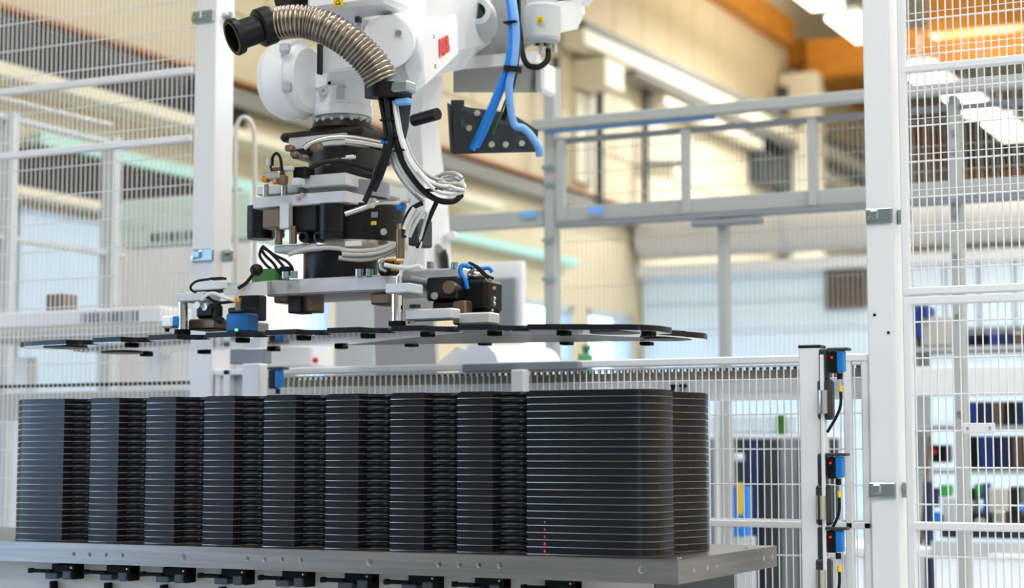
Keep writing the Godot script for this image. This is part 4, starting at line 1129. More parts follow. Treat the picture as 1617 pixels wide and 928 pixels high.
# ---------- gripper under the wrist ----------
func gripper() -> void:
	var t := thing("gripper", "gripper of silver plates and black cylinders below the robot flange", "gripper", Vector3(-3.17, 1.66, -5.05))
	var al: Material = M["aluminium"]
	var bk: Material = M["dark plastic"]
	# tool changer tower, from the top
	var g := G.new()
	g.box(Vector3(-3.165, 2.307, -5.06), Vector3(0.33, 0.03, 0.24), 0.012)
	g.cyl(Vector3(-3.144, 2.333, -5.05), Vector3(-3.144, 2.359, -5.05), 0.11, 0.095, 32)
	part("adapter", g, M["umber metal"], t)
	part("top_plate", g1(Vector3(-3.17, 2.28, -5.06), Vector3(0.226, 0.04, 0.26), 0.004), al, t)
	part("upper_block", g1(Vector3(-3.172, 2.249, -5.09), Vector3(0.229, 0.034, 0.3), 0.01), bk, t)
	part("upper_block_side", g1(Vector3(-3.077, 2.276, -5.15), Vector3(0.144, 0.078, 0.14), 0.01), bk, t)
	g = G.new()
	g.cyl(Vector3(-3.13, 2.168, -5.05), Vector3(-3.13, 2.257, -5.05), 0.125, -1, 36)
	part("coupling", g, M["dark metal"], t)
	part("plate", g1(Vector3(-3.102, 2.136, -5.07), Vector3(0.164, 0.04, 0.4), 0.003), al, t)
	g = G.new()
	g.cyl(Vector3(-3.12, 2.095, -5.05), Vector3(-3.12, 2.146, -5.05), 0.14, -1, 36)
	part("ring", g, M["mid grey paint"], t)
	var p3 := part("plate", g1(Vector3(-3.181, 2.073, -5.05), Vector3(0.359, 0.038, 0.42), 0.003), al, t)
	for q in [Vector3(-3.164, 2.087, -4.84), Vector3(-3.181, 2.077, -4.84)]:
		part("screw", gc(q, q + Vector3(0, 0, 0.006), 0.008, -1, 12), M["steel"], p3)
	part("plate_arm", g1(Vector3(-3.325, 2.128, -5.01), Vector3(0.165, 0.03, 0.16), 0.003), al, t)
	for x in [-3.343, -3.27]:
		part("pin", gc(Vector3(x, 2.099, -4.89), Vector3(x, 2.14, -4.89), 0.011, -1, 16), M["steel"], t)
	# black motors and blocks hanging below the lower plate
	for q in [[Vector3(-3.403, 2.078, -4.95), 0.046, 0.03], [Vector3(-3.07, 2.051, -4.87), 0.042, 0.04], [Vector3(-3.419, 2.096, -5.05), 0.04, 0.02]]:
		var c: Vector3 = q[0]
		g = G.new()
		var r: float = q[1]
		g.lathe(c, Vector3.DOWN, [Vector2(r, 0.0), Vector2(r, 0.09), Vector2(r * 0.97, 0.092), Vector2(r * 0.97, 0.098), Vector2(r, 0.1), Vector2(r * 0.95, 0.112), Vector2(0, 0.112)], 32)
		part("motor", g, bk, t)
	part("valve_block", g1(Vector3(-3.274, 2.014, -4.85), Vector3(0.067, 0.063, 0.06), 0.004), M["brown steel"], t)
	part("support_bar", g1(Vector3(-3.224, 2.02, -4.835), Vector3(0.035, 0.086, 0.03), 0.003), al, t)
	part("gear_block", g1(Vector3(-3.177, 2.013, -4.91), Vector3(0.111, 0.088, 0.1), 0.006), M["dark metal"], t)
	g = G.new()
	g.cyl(Vector3(-3.1, 1.936, -5.06), Vector3(-3.1, 2.063, -5.06), 0.17, -1, 44)
	var dr := part("drum", g, bk, t)
	part("yellow_sticker", g1(Vector3(-2.917, 1.985, -4.879), Vector3(0.018, 0.012, 0.004)), M["yellow plastic"], dr)
	part("grey_sticker", g1(Vector3(-2.914, 2.012, -4.878), Vector3(0.022, 0.018, 0.004)), M["mid grey paint"], dr)
	part("socket", gc(Vector3(-2.908, 1.961, -4.92), Vector3(-2.884, 1.956, -4.887), 0.011, -1, 14), M["steel"], dr)
	for q in [Vector3(-3.173, 1.952, -4.86), Vector3(-3.116, 1.949, -4.86)]:
		g = G.new()
		g.lathe(q, Vector3(0, 0, 1), [Vector2(0.018, -0.05), Vector2(0.018, 0.0), Vector2(0.01, 0.002), Vector2(0.009, -0.012), Vector2(0, -0.012)], 20)
		part("port", g, M["dark metal"], t)
	for x in [-3.263, -3.206]:
		part("fitting", gc(Vector3(x, 1.931, -4.85), Vector3(x, 1.988, -4.85), 0.013, -1, 16), M["brown steel"], t)
	g = G.new()
	g.lathe(Vector3(-3.1, 1.915, -5.06), Vector3.UP, [Vector2(0.0, 0.0), Vector2(0.165, 0.0), Vector2(0.18, 0.012), Vector2(0.18, 0.026), Vector2(0.0, 0.026)], 44)
	part("lower_ring", g, M["steel"], t)
	part("type_label", g1(Vector3(-2.952, 1.914, -4.813), Vector3(0.06, 0.016, 0.004)), M["label paper"], t)
	part("side_bracket", g1(Vector3(-3.218, 1.92, -4.92), Vector3(0.169, 0.023, 0.08), 0.004), al, t)
	g = G.new()
	g.cyl(Vector3(-3.14, 1.823, -5.04), Vector3(-3.14, 1.912, -5.04), 0.125, -1, 40)
	part("hub", g, bk, t)
	part("sensor_slab", g1(Vector3(-2.803, 1.958, -4.983), Vector3(0.035, 0.09, 0.1), 0.004), M["slate metal"], t)
	g = G.new()
	g.cyl(Vector3(-2.8, 1.862, -4.848), Vector3(-2.796, 1.954, -4.841), 0.014, -1, 16)
	g.cyl(Vector3(-2.796, 1.954, -4.841), Vector3(-2.796, 1.972, -4.84), 0.017, 0.012, 8)
	part("hose_fitting", g, M["brown steel"], t)
	for q in [[Vector3(-3.14, 1.878, -4.723), Vector3(-3.094, 1.894, -4.744), Vector3(-3.022, 1.9, -4.78), Vector3(-2.976, 1.894, -4.803)], [Vector3(-2.965, 1.888, -4.764), Vector3(-2.911, 1.886, -4.791), Vector3(-2.86, 1.892, -4.816), Vector3(-2.816, 1.91, -4.836)], [Vector3(-2.965, 1.876, -4.765), Vector3(-2.908, 1.874, -4.794), Vector3(-2.853, 1.882, -4.82), Vector3(-2.811, 1.902, -4.839)], [Vector3(-2.98, 1.865, -4.77), Vector3(-2.917, 1.859, -4.802), Vector3(-2.863, 1.869, -4.828), Vector3(-2.811, 1.895, -4.851)]]:
		part("grey_cable", gt(q, 0.0075, 8), M["cable grey"], t)
	for q in [[Vector3(-3.049, 2.206, -4.668), Vector3(-3.027, 2.222, -4.678), Vector3(-2.976, 2.238, -4.701), Vector3(-2.922, 2.24, -4.728), Vector3(-2.869, 2.232, -4.755), Vector3(-2.822, 2.222, -4.779)], [Vector3(-2.921, 2.227, -4.707), Vector3(-2.868, 2.219, -4.735), Vector3(-2.813, 2.209, -4.763)], [Vector3(-2.951, 2.002, -4.76), Vector3(-2.896, 2.022, -4.785), Vector3(-2.854, 2.038, -4.804), Vector3(-2.806, 2.038, -4.828), Vector3(-2.786, 2.03, -4.839)]]:
		part("steel_hose", gt(q, 0.009, 10), M["steel"], t)
	for q in [Vector3(-2.807, 2.219, -4.765), Vector3(-2.79, 2.026, -4.837)]:
		part("blue_ferrule", gc(q - Vector3(0.012, 0, 0), q + Vector3(0.012, 0, 0), 0.012, -1, 14), M["blue plastic"], t)
	for q in [[Vector3(-3.023, 2.139, -4.666), Vector3(-2.986, 2.159, -4.682), Vector3(-2.932, 2.163, -4.708), Vector3(-2.879, 2.147, -4.736), Vector3(-2.844, 2.135, -4.755)], [Vector3(-2.719, 2.035, -4.849), Vector3(-2.752, 2.015, -4.835), Vector3(-2.771, 1.975, -4.829), Vector3(-2.777, 1.925, -4.831)], [Vector3(-2.679, 2.039, -4.868), Vector3(-2.699, 1.995, -4.863), Vector3(-2.723, 1.935, -4.857), Vector3(-2.739, 1.891, -4.854)]]:
		part("black_hose", gt(q, 0.008, 8), M["cable black"], t)
	for q in [[Vector3(-2.719, 2.007, -4.818), Vector3(-2.742, 1.971, -4.81), Vector3(-2.755, 1.928, -4.808)], [Vector3(-2.706, 2.008, -4.836), Vector3(-2.733, 1.969, -4.826), Vector3(-2.753, 1.925, -4.821)], [Vector3(-2.706, 2.003, -4.859), Vector3(-2.722, 1.945, -4.856), Vector3(-2.739, 1.885, -4.854), Vector3(-2.759, 1.836, -4.849)], [Vector3(-2.723, 2.013, -4.804), Vector3(-2.742, 1.98, -4.798), Vector3(-2.756, 1.946, -4.795)]]:
		part("white_hose", gt(q, 0.0075, 8), M["cable white"], t)
	part("cable_clip", g1(Vector3(-2.769, 2.043, -4.824), Vector3(0.03, 0.016, 0.03), 0.004), M["cable white"], t)
	g = G.new()
	g.box(Vector3(-2.866, 2.027, -4.777), Vector3(0.022, 0.018, 0.02), 0.004)
	g.box(Vector3(-2.862, 2.043, -4.777), Vector3(0.026, 0.012, 0.02), 0.004)
	part("cable_clip", g, M["cable white"], t)
	for q in [[Vector3(-3.088, 2.206, -4.649), 0.014], [Vector3(-3.075, 2.188, -4.657), 0.012], [Vector3(-3.05, 2.178, -4.671), 0.012], [Vector3(-3.013, 2.21, -4.686), 0.018], [Vector3(-2.986, 2.162, -4.704), 0.012]]:
		part("push_fitting", g1(q[0], Vector3(q[1] * 2, q[1] * 1.4, 0.03), 0.005), M["brown steel"], t)
	for q in [Vector3(-2.907, 2.175, -4.719), Vector3(-2.961, 2.168, -4.716), Vector3(-2.932, 2.17, -4.73)]:
		part("terminal", g1(q, Vector3(0.03, 0.012, 0.02), 0.003), M["cable white"], t)
	# valve cluster left of the tower
	var v := part("valve_cluster", g1(Vector3(-3.18, 2.164, -4.87), Vector3(0.049, 0.036, 0.06), 0.004), bk, t)
	for q in [[Vector3(-3.273, 2.198, -4.805), Vector3(0.016, 0.03, 0.02), "cable white"], [Vector3(-3.205, 2.174, -4.818), Vector3(0.036, 0.016, 0.02), "cable white"], [Vector3(-3.25, 2.15, -4.798), Vector3(0.07, 0.026, 0.04), "steel"], [Vector3(-3.214, 2.134, -4.796), Vector3(0.03, 0.03, 0.03), "brown steel"], [Vector3(-3.273, 2.139, -4.788), Vector3(0.018, 0.02, 0.03), "brass"], [Vector3(-3.231, 2.126, -4.777), Vector3(0.012, 0.016, 0.02), "orange trim"], [Vector3(-3.157, 2.123, -4.802), Vector3(0.03, 0.026, 0.04), "light grey paint"], [Vector3(-3.246, 2.173, -4.821), Vector3(0.05, 0.014, 0.03), "brown steel"]]:
		part("fitting", g1(q[0], q[1], 0.004), M[q[2]], v)
	part("loop_hose", gt([Vector3(-3.253, 2.183, -4.794), Vector3(-3.25, 2.211, -4.792), Vector3(-3.238, 2.224, -4.797), Vector3(-3.228, 2.207, -4.804), Vector3(-3.225, 2.174, -4.808), Vector3(-3.221, 2.15, -4.813)], 0.005, 8), M["cable black"], v)
	part("loop_hose", gt([Vector3(-3.258, 2.183, -4.791), Vector3(-3.253, 2.166, -4.795), Vector3(-3.235, 2.154, -4.805), Vector3(-3.221, 2.15, -4.813)], 0.004, 8), M["cable black"], v)
	# main beam and arms
	var zb := -4.86
	part("main_beam", g1(Vector3(-3.086, 1.789, -5.01), Vector3(0.467, 0.052, 0.3), 0.006), al, t)
	g = G.new()
	g.loft([[Vector3(-3.363, 1.755, -4.692), Vector3(-3.366, 1.771, -4.689), Vector3(-3.34, 1.789, -4.7), Vector3(-3.226, 1.799, -4.733), Vector3(-3.228, 1.753, -4.737)], [Vector3(-3.48, 1.775, -4.89), Vector3(-3.483, 1.792, -4.887), Vector3(-3.455, 1.809, -4.899), Vector3(-3.337, 1.82, -4.934), Vector3(-3.339, 1.773, -4.937)]])
	part("end_block", g, al, t)
	part("left_arm", g1(Vector3(-3.512, 1.801, -4.85), Vector3(0.134, 0.023, 0.06), 0.003), al, t)
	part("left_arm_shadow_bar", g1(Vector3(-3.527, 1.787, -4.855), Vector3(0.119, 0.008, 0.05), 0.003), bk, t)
	g = G.new()
	g.box(Vector3(-3.38, 1.808, -4.679), Vector3(0.05, 0.008, 0.03), 0.002)
	part("clip", g, bk, t)
	part("edge_cable", gt([Vector3(-3.393, 1.804, -4.65), Vector3(-3.426, 1.799, -4.634), Vector3(-3.445, 1.785, -4.626), Vector3(-3.446, 1.771, -4.627), Vector3(-3.432, 1.761, -4.635)], 0.004, 8), M["cable black"], t)
	part("back_plate", g1(Vector3(-2.839, 1.816, -5.17), Vector3(0.225, 0.08, 0.1), 0.006), al, t)
	part("inner_block", g1(Vector3(-2.869, 1.807, -5.075), Vector3(0.106, 0.021, 0.25), 0.006), M["mid grey paint"], t)
	part("under_block", g1(Vector3(-3.298, 1.759, -4.97), Vector3(0.058, 0.027, 0.1), 0.004), M["brown steel"], t)
	part("under_block", g1(Vector3(-3.233, 1.738, -4.94), Vector3(0.05, 0.061, 0.08), 0.004), M["umber metal"], t)
	part("under_block", g1(Vector3(-3.199, 1.74, -4.96), Vector3(0.045, 0.057, 0.08), 0.004), M["brown steel"], t)
	part("under_block", g1(Vector3(-2.896, 1.74, -4.93), Vector3(0.064, 0.035, 0.1), 0.004), M["brown steel"], t)
	part("dark_plate", g1(Vector3(-3.45, 1.736, -4.975), Vector3(0.085, 0.086, 0.05), 0.004), M["dark metal"], t)
	for q in [Vector3(-2.95, 1.824, -4.845), Vector3(-2.921, 1.824, -4.86), Vector3(-3.217, 1.826, -4.825), Vector3(-3.193, 1.828, -4.837), Vector3(-2.85, 1.871, -5.137), Vector3(-2.755, 1.864, -5.129)]:
		part("bolt", gc(q - Vector3(0, 0.012, 0), q + Vector3(0, 0.01, 0), 0.0125, -1, 14), M["zinc"], t)
	# left holder: cap, rod, foot
	holder(t, Vector3(-3.547, 1.763, -4.805), Vector3(0.113, 0.029, 0.09), Vector3(-3.608, 1.754, -4.8), Vector3(-3.606, 1.658, -4.8), 0.016, Vector3(-3.608, 1.65, -4.8))
	holder(t, Vector3(-2.76, 1.759, -4.805), Vector3(0.086, 0.03, 0.09), Vector3(-2.783, 1.748, -4.8), Vector3(-2.782, 1.657, -4.8), 0.019, Vector3(-2.782, 1.651, -4.8))
	part("rod_bolt", gc(Vector3(-2.776, 1.778, -4.8), Vector3(-2.776, 1.8, -4.8), 0.01, -1, 14), M["steel"], t)
	part("rod_bolt", gc(Vector3(-3.608, 1.783, -4.8), Vector3(-3.609, 1.798, -4.8), 0.007, -1, 14), M["cable white"], t)
	# sensors of the left end
	var s := part("blue_sensor", g1(Vector3(-3.392, 1.675, -4.835), Vector3(0.086, 0.063, 0.07), 0.006), M["blue plastic"], t, "blue sensor block with green light")
	part("sensor_top", g1(Vector3(-3.398, 1.716, -4.84), Vector3(0.073, 0.019, 0.06), 0.004), M["dark metal"], s)
	part("status_light", g1(Vector3(-3.298, 1.639, -4.669), Vector3(0.012, 0.008, 0.006), 0.002), M["green led"], s)
	part("yellow_connector", gc(Vector3(-3.303, 1.731, -4.68), Vector3(-3.302, 1.743, -4.679), 0.012, -1, 14), M["brass"], s)
	part("connector_stem", gc(Vector3(-3.302, 1.703, -4.683), Vector3(-3.301, 1.731, -4.68), 0.009, -1, 14), M["brown steel"], s)
	part("sensor_cable", gt([Vector3(-3.308, 1.735, -4.677), Vector3(-3.338, 1.743, -4.661), Vector3(-3.369, 1.757, -4.644), Vector3(-3.393, 1.751, -4.633), Vector3(-3.406, 1.735, -4.628)], 0.006, 8), M["cable white"], s)
	part("sensor_cable", gt([Vector3(-3.305, 1.737, -4.7), Vector3(-3.36, 1.729, -4.674), Vector3(-3.387, 1.737, -4.66), Vector3(-3.41, 1.757, -4.646)], 0.005, 8), M["cable black"], s)
	var s2 := part("cube_sensor", g1(Vector3(-3.628, 1.684, -4.8), Vector3(0.036, 0.036, 0.04), 0.004), M["blue plastic"], t, "small white and blue cube sensor at the left end")
	part("white_face", g1(Vector3(-3.654, 1.684, -4.795), Vector3(0.042, 0.04, 0.05), 0.006), M["robot white"], s2)
	part("lens", gc(Vector3(-3.671, 1.667, -4.8), Vector3(-3.671, 1.652, -4.8), 0.01, 0.006, 14), M["slate metal"], s2)
	part("spacer_block", g1(Vector3(-3.561, 1.677, -4.9), Vector3(0.114, 0.036, 0.12), 0.006), M["brown steel"], t)
	part("grey_block", g1(Vector3(-3.525, 1.681, -4.94), Vector3(0.039, 0.03, 0.08), 0.005), M["mid grey paint"], t)
	part("light_block", g1(Vector3(-3.373, 1.663, -4.9), Vector3(0.035, 0.034, 0.08), 0.005), al, t)
	var kn := part("dark_clamp", g1(Vector3(-3.593, 1.728, -4.93), Vector3(0.079, 0.052, 0.06), 0.01), bk, t)
	for q in [Vector3(-3.472, 1.727, -4.708), Vector3(-3.45, 1.721, -4.719)]:
		part("nut", gc(q, q + Vector3(0, 0, 0.015), 0.012, -1, 10), M["steel"], kn)
	part("clamp_arm", gt([Vector3(-3.435, 1.731, -4.726), Vector3(-3.417, 1.719, -4.736), Vector3(-3.424, 1.69, -4.736), Vector3(-3.406, 1.674, -4.746)], 0.012, 8), bk, kn)
	# green box with lever and loose cables
	var gb := part("green_connector", g1(Vector3(-3.353, 1.835, -4.94), Vector3(0.106, 0.049, 0.08), 0.006), M["green plastic"], t, "green connector box")
	g = G.new()
	g.ball(Vector3(-3.267, 1.836, -4.732), Vector3(0.022, 0.02, 0.022))
	part("round_plug", g, bk, gb)
	part("plug_cable", gt([Vector3(-3.261, 1.826, -4.713), Vector3(-3.273, 1.81, -4.709), Vector3(-3.288, 1.791, -4.703), Vector3(-3.311, 1.775, -4.694)], 0.006, 8), M["cable black"], gb)
	for q in [[Vector3(-3.295, 1.914, -4.8), Vector3(-3.301, 1.89, -4.799), Vector3(-3.284, 1.861, -4.81), Vector3(-3.27, 1.848, -4.819)], [Vector3(-3.297, 1.918, -4.798), Vector3(-3.275, 1.906, -4.81), Vector3(-3.246, 1.873, -4.828), Vector3(-3.225, 1.844, -4.841)], [Vector3(-3.293, 1.923, -4.8), Vector3(-3.26, 1.894, -4.819), Vector3(-3.224, 1.873, -4.839), Vector3(-3.207, 1.848, -4.85), Vector3(-3.211, 1.828, -4.85)], [Vector3(-3.308, 1.919, -4.815), Vector3(-3.298, 1.896, -4.822), Vector3(-3.273, 1.867, -4.838), Vector3(-3.259, 1.838, -4.847)]]:
		part("loose_cable", gt(q, 0.005, 8), M["cable black"], gb)
	part("cable_knot", g1(Vector3(-3.24, 1.842, -4.856), Vector3(0.05, 0.03, 0.04), 0.012), bk, gb)
	# right end: arm bars, black cylinder unit, blue hose
	part("right_bar", g1(Vector3(-2.671, 1.677, -4.83), Vector3(0.168, 0.035, 0.06), 0.005), al, t)
	part("right_bar", g1(Vector3(-2.552, 1.666, -4.915), Vector3(0.111, 0.036, 0.07), 0.005), al, t)
	part("bar_link", g1(Vector3(-2.643, 1.692, -4.975), Vector3(0.048, 0.077, 0.05), 0.005), M["brown steel"], t)
	part("bar_screw", gc(Vector3(-2.741, 1.661, -4.82), Vector3(-2.741, 1.651, -4.82), 0.012, -1, 14), M["steel"], t)
	part("bar_nut", gc(Vector3(-2.73, 1.71, -4.82), Vector3(-2.73, 1.7, -4.82), 0.018, -1, 14), M["dark metal"], t)
	var u := part("cylinder_unit", g1(Vector3(-2.706, 1.771, -5.01), Vector3(0.113, 0.075, 0.12), 0.006), M["dark metal"], t, "black pneumatic cylinder unit")
	part("rear_body", g1(Vector3(-2.63, 1.75, -5.06), Vector3(0.119, 0.106, 0.12), 0.012), bk, u)
	part("lower_body", g1(Vector3(-2.691, 1.72, -5.03), Vector3(0.134, 0.028, 0.1), 0.006), M["dark metal"], u)
	part("dial", gc(Vector3(-2.665, 1.771, -4.92), Vector3(-2.671, 1.773, -4.99), 0.021, -1, 24), M["brown steel"], u)
	part("screw_head", gc(Vector3(-2.721, 1.746, -4.93), Vector3(-2.728, 1.751, -4.96), 0.012, -1, 12), M["steel"], u)
	g = G.new()
	g.ball(Vector3(-2.634, 1.82, -5.047), Vector3(0.03, 0.022, 0.025))
	part("silencer", g, M["steel"], u)
	part("side_fitting", g1(Vector3(-2.626, 1.749, -5.036), Vector3(0.035, 0.014, 0.02), 0.004), M["steel"], u)
	part("blue_hose", gt([Vector3(-2.639, 1.771, -5.004), Vector3(-2.647, 1.8, -4.998), Vector3(-2.659, 1.824, -4.989), Vector3(-2.655, 1.844, -4.99), Vector3(-2.642, 1.846, -4.996), Vector3(-2.631, 1.84, -5.002)], 0.008, 10), M["bright blue"], u)
	part("blue_hose", gt([Vector3(-2.659, 1.85, -5.054), Vector3(-2.63, 1.842, -5.069), Vector3(-2.604, 1.844, -5.082), Vector3(-2.595, 1.83, -5.088)], 0.007, 10), M["bright blue"], u)
	for q in [[Vector3(-2.647, 1.854, -5.015), Vector3(-2.629, 1.85, -5.024), Vector3(-2.608, 1.826, -5.037), Vector3(-2.587, 1.806, -5.049)], [Vector3(-2.643, 1.858, -5.016), Vector3(-2.615, 1.842, -5.032), Vector3(-2.594, 1.818, -5.045), Vector3(-2.573, 1.806, -5.057)], [Vector3(-2.65, 1.848, -5.037), Vector3(-2.632, 1.824, -5.048), Vector3(-2.607, 1.808, -5.062)]]:
		part("thin_hose", gt(q, 0.0045, 8), M["cable black"], u)
	var vt := part("valve_stack", g1(Vector3(-2.596, 1.763, -5.072), Vector3(0.028, 0.08, 0.05), 0.006), M["brown steel"], u)
	for q in [Vector3(-2.583, 1.739, -5.036), Vector3(-2.566, 1.739, -5.044), Vector3(-2.583, 1.723, -5.037), Vector3(-2.567, 1.723, -5.045), Vector3(-2.579, 1.703, -5.052), Vector3(-2.601, 1.707, -5.041)]:
		part("valve_nut", gc(q, q + Vector3(0, 0, 0.015), 0.008, -1, 10), M["steel"], vt)
	part("copper_ring", gc(Vector3(-2.571, 1.77, -5.05), Vector3(-2.571, 1.78, -5.049), 0.008, -1, 12), M["orange trim"], vt)
	# fittings at the middle of the beam
	var fm := part("manifold", g1(Vector3(-2.844, 1.834, -4.852), Vector3(0.06, 0.05, 0.05), 0.01), M["dark metal"], t)
	for q in [[Vector3(-2.815, 1.854, -4.819), 0.03], [Vector3(-2.794, 1.848, -4.83), 0.03], [Vector3(-2.806, 1.824, -4.827), 0.025]]:
		part("brass_fitting", g1(q[0], Vector3(q[1], 0.01, 0.014), 0.003), M["brass"], fm)
	part("pale_hose", gt([Vector3(-2.827, 1.838, -4.793), Vector3(-2.799, 1.832, -4.807), Vector3(-2.758, 1.828, -4.828), Vector3(-2.731, 1.834, -4.841), Vector3(-2.721, 1.824, -4.847)], 0.0075, 10), M["cable white"], fm)
	part("hose_loop", gt([Vector3(-2.826, 1.86, -4.813), Vector3(-2.844, 1.848, -4.806), Vector3(-2.845, 1.828, -4.807), Vector3(-2.831, 1.82, -4.815)], 0.006, 8), M["steel"], fm)

func holder(t: Node3D, c: Vector3, s: Vector3, r0: Vector3, r1: Vector3, r: float, f: Vector3) -> void:
	var o := part("holder_cap", g1(c, s, 0.003), M["light grey paint"], t)
	part("rod", gc(r0, r1, r, -1, 24), M["polished steel"], o)
	part("rubber_foot", gc(f + Vector3(0, 0.008, 0), f - Vector3(0, 0.008, 0), 0.027, -1, 24), M["rubber"], o)

# ---------- scalloped plates ----------
const PX0 := -4.247
const PX1 := -1.873
const PZ0 := -4.68
const PZ1 := -5.33

func outline(grow: float, deep: float) -> PackedVector2Array:   # x, z seen from above, counter to nothing in particular
	var pts := PackedVector2Array()
	# front edge, left to right, with eight scooped recesses
	pts.append(Vector2(PX0 + 0.11, PZ0))
	for i in 8:
		var a := -4.0 + 0.2307 * i
		var wd := 0.113
		for k in 13:
			var u := k / 12.0
			var dz := deep * (0.55 + 0.45 * sin(PI * u))
			pts.append(Vector2(a + wd * u, PZ0 - (0.0 if k == 0 or k == 12 else dz)))
	pts.append(Vector2(PX1 - 0.117, PZ0))
	arc(pts, Vector2(PX1 - 0.085, PZ0 - 0.085), 0.085, 80, 0, 8)
	# notch of the right end, then the rear lobe
	pts.append(Vector2(PX1, PZ0 - 0.13))
	arc(pts, Vector2(PX1 - 0.03, PZ0 - 0.14), 0.03, 0, -70, 4)
	pts.append(Vector2(PX1 - 0.07, PZ0 - 0.2))
	pts.append(Vector2(PX1 - 0.06, PZ0 - 0.26))
	pts.append(Vector2(PX1 - 0.02, PZ0 - 0.31))
	arc(pts, Vector2(PX1 - 0.14, PZ0 - 0.42), 0.14, 40, -80, 12)
	pts.append(Vector2(PX1 - 0.16, PZ1 + 0.08))
	# back edge, right to left
	for i in 8:
		var a := -4.0 + 0.2307 * (7 - i) + 0.113
		pts.append(Vector2(a, PZ1 + 0.07))
		pts.append(Vector2(a - 0.02, PZ1 + 0.07 + deep * 0.5))
		pts.append(Vector2(a - 0.093, PZ1 + 0.07 + deep * 0.5))
		pts.append(Vector2(a - 0.113, PZ1 + 0.07))
	pts.append(Vector2(PX0 + 0.16, PZ1 + 0.08))
	arc(pts, Vector2(PX0 + 0.14, PZ0 - 0.42), 0.14, 260, 140, 12)
	pts.append(Vector2(PX0 + 0.02, PZ0 - 0.31))
	pts.append(Vector2(PX0 + 0.06, PZ0 - 0.26))
	pts.append(Vector2(PX0 + 0.07, PZ0 - 0.2))
	arc(pts, Vector2(PX0 + 0.03, PZ0 - 0.14), 0.03, 250, 180, 4)
	arc(pts, Vector2(PX0 + 0.085, PZ0 - 0.085), 0.085, 180, 100, 8)
	if grow != 0.0:
		var o := Geometry2D.offset_polygon(pts, grow, Geometry2D.JOIN_ROUND)
		pts = o[0]
	return pts

func arc(pts: PackedVector2Array, c: Vector2, r: float, d0: float, d1: float, n: int) -> void:
	for i in n + 1:
		var a := deg_to_rad(lerpf(d0, d1, float(i) / n))
		pts.append(c + Vector2(cos(a), sin(a)) * r)

func sag(x: float) -> float:
	var d := x + 3.0
	return -(0.0188 if d > 0.0 else 0.0063) * d * d

func slab(pts: PackedVector2Array, y0: float, y1: float, bent: bool) -> G:
	var g := G.new()
	g.prism(pts, Vector3(0, y0, 0), Vector3.RIGHT, Vector3(0, 0, 1), Vector3(0, y1 - y0, 0))
	if bent:
		for i in g.v.size():
			var p := g.v[i]
			p.y += sag(p.x)
			g.v[i] = p
			if absf(g.n[i].y) > 0.9:
				var s := -2.0 * (0.0188 if p.x > -3.0 else 0.0063) * (p.x + 3.0)
				g.n[i] = Vector3(-s, 1, 0).normalized() * signf(g.n[i].y)
	return g

func make_plate(y: float, called: String, label: String, group: String, bent: bool) -> Node3D:
	var t := thing(called, label, "plate", Vector3((PX0 + PX1) / 2, y, (PZ0 + PZ1) / 2), group)
	var edge := outline(-0.003 if bent else 0.0012, 0.068)
	part("sheet", slab(edge, y - (0.0006 if bent else 0.0), y + 0.0016, bent), M["polished steel"] if bent else M["sheet edge"], t)
	var b := slab(outline(0.0, 0.07), y + (0.0 if bent else 0.0016), y + (0.0165 if bent else 0.0075), bent)
	if not bent:
		for q in [[0.0075, 0.011, 0.095], [0.011, 0.0178, 0.055]]:
			var more := slab(outline(0.0, q[2]), y + q[0], y + q[1], false)
			b.v.append_array(more.v)
			b.n.append_array(more.n)
		var core := slab(outline(-0.006, 0.07), y + 0.0178, y + 0.0204, false)
		b.v.append_array(core.v)
		b.n.append_array(core.n)
	part("rim_body", b, M["plate black"], t)
	var sg := func(x: float) -> float: return sag(x) if bent else 0.0
	if bent:
		for q in [[-3.842], [-3.386], [-3.147], [-2.906], [-2.689], [-2.455], [-2.221], [-1.948]]:
			var x: float = q[0]
			part("rubber_pad", g1(Vector3(x, y + sg.call(x) - 0.0045, -4.83), Vector3(0.036, 0.009, 0.04), 0.003), M["rubber"], t)
		for px in [-3.98, -3.72, -3.42, -3.14, -2.86, -2.58, -2.28, -2.0]:
			part("rubber_pad", g1(Vector3(px - 0.12, y + sg.call(px) - 0.006, -5.24), Vector3(0.036, 0.012, 0.04), 0.003), M["rubber"], t)
		for q in [[PX1 - 0.16, PZ0 - 0.1], [PX1 - 0.13, PZ0 - 0.44], [PX0 + 0.16, PZ0 - 0.1], [PX0 + 0.13, PZ0 - 0.44]]:
			var gr := G.new()
			gr.ring(Vector3(q[0], y + sg.call(q[0]) - 0.004, q[1]), Vector3.DOWN, 0.075, 0.0, 28)
			gr.cyl(Vector3(q[0], y + sg.call(q[0]) - 0.004, q[1]), Vector3(q[0], y + sg.call(q[0]) + 0.002, q[1]), 0.075, -1, 28, false)
			part("round_recess", gr, M["dark plastic"], t)
	return t

func nth(i: int) -> String:
	return ["topmost", "second", "third", "fourth", "fifth", "sixth", "seventh", "eighth", "ninth", "tenth", "eleventh", "twelfth", "thirteenth", "fourteenth", "fifteenth", "sixteenth", "seventeenth", "eighteenth", "nineteenth", "twentieth", "twenty-first", "twenty-second", "lowest"][i]

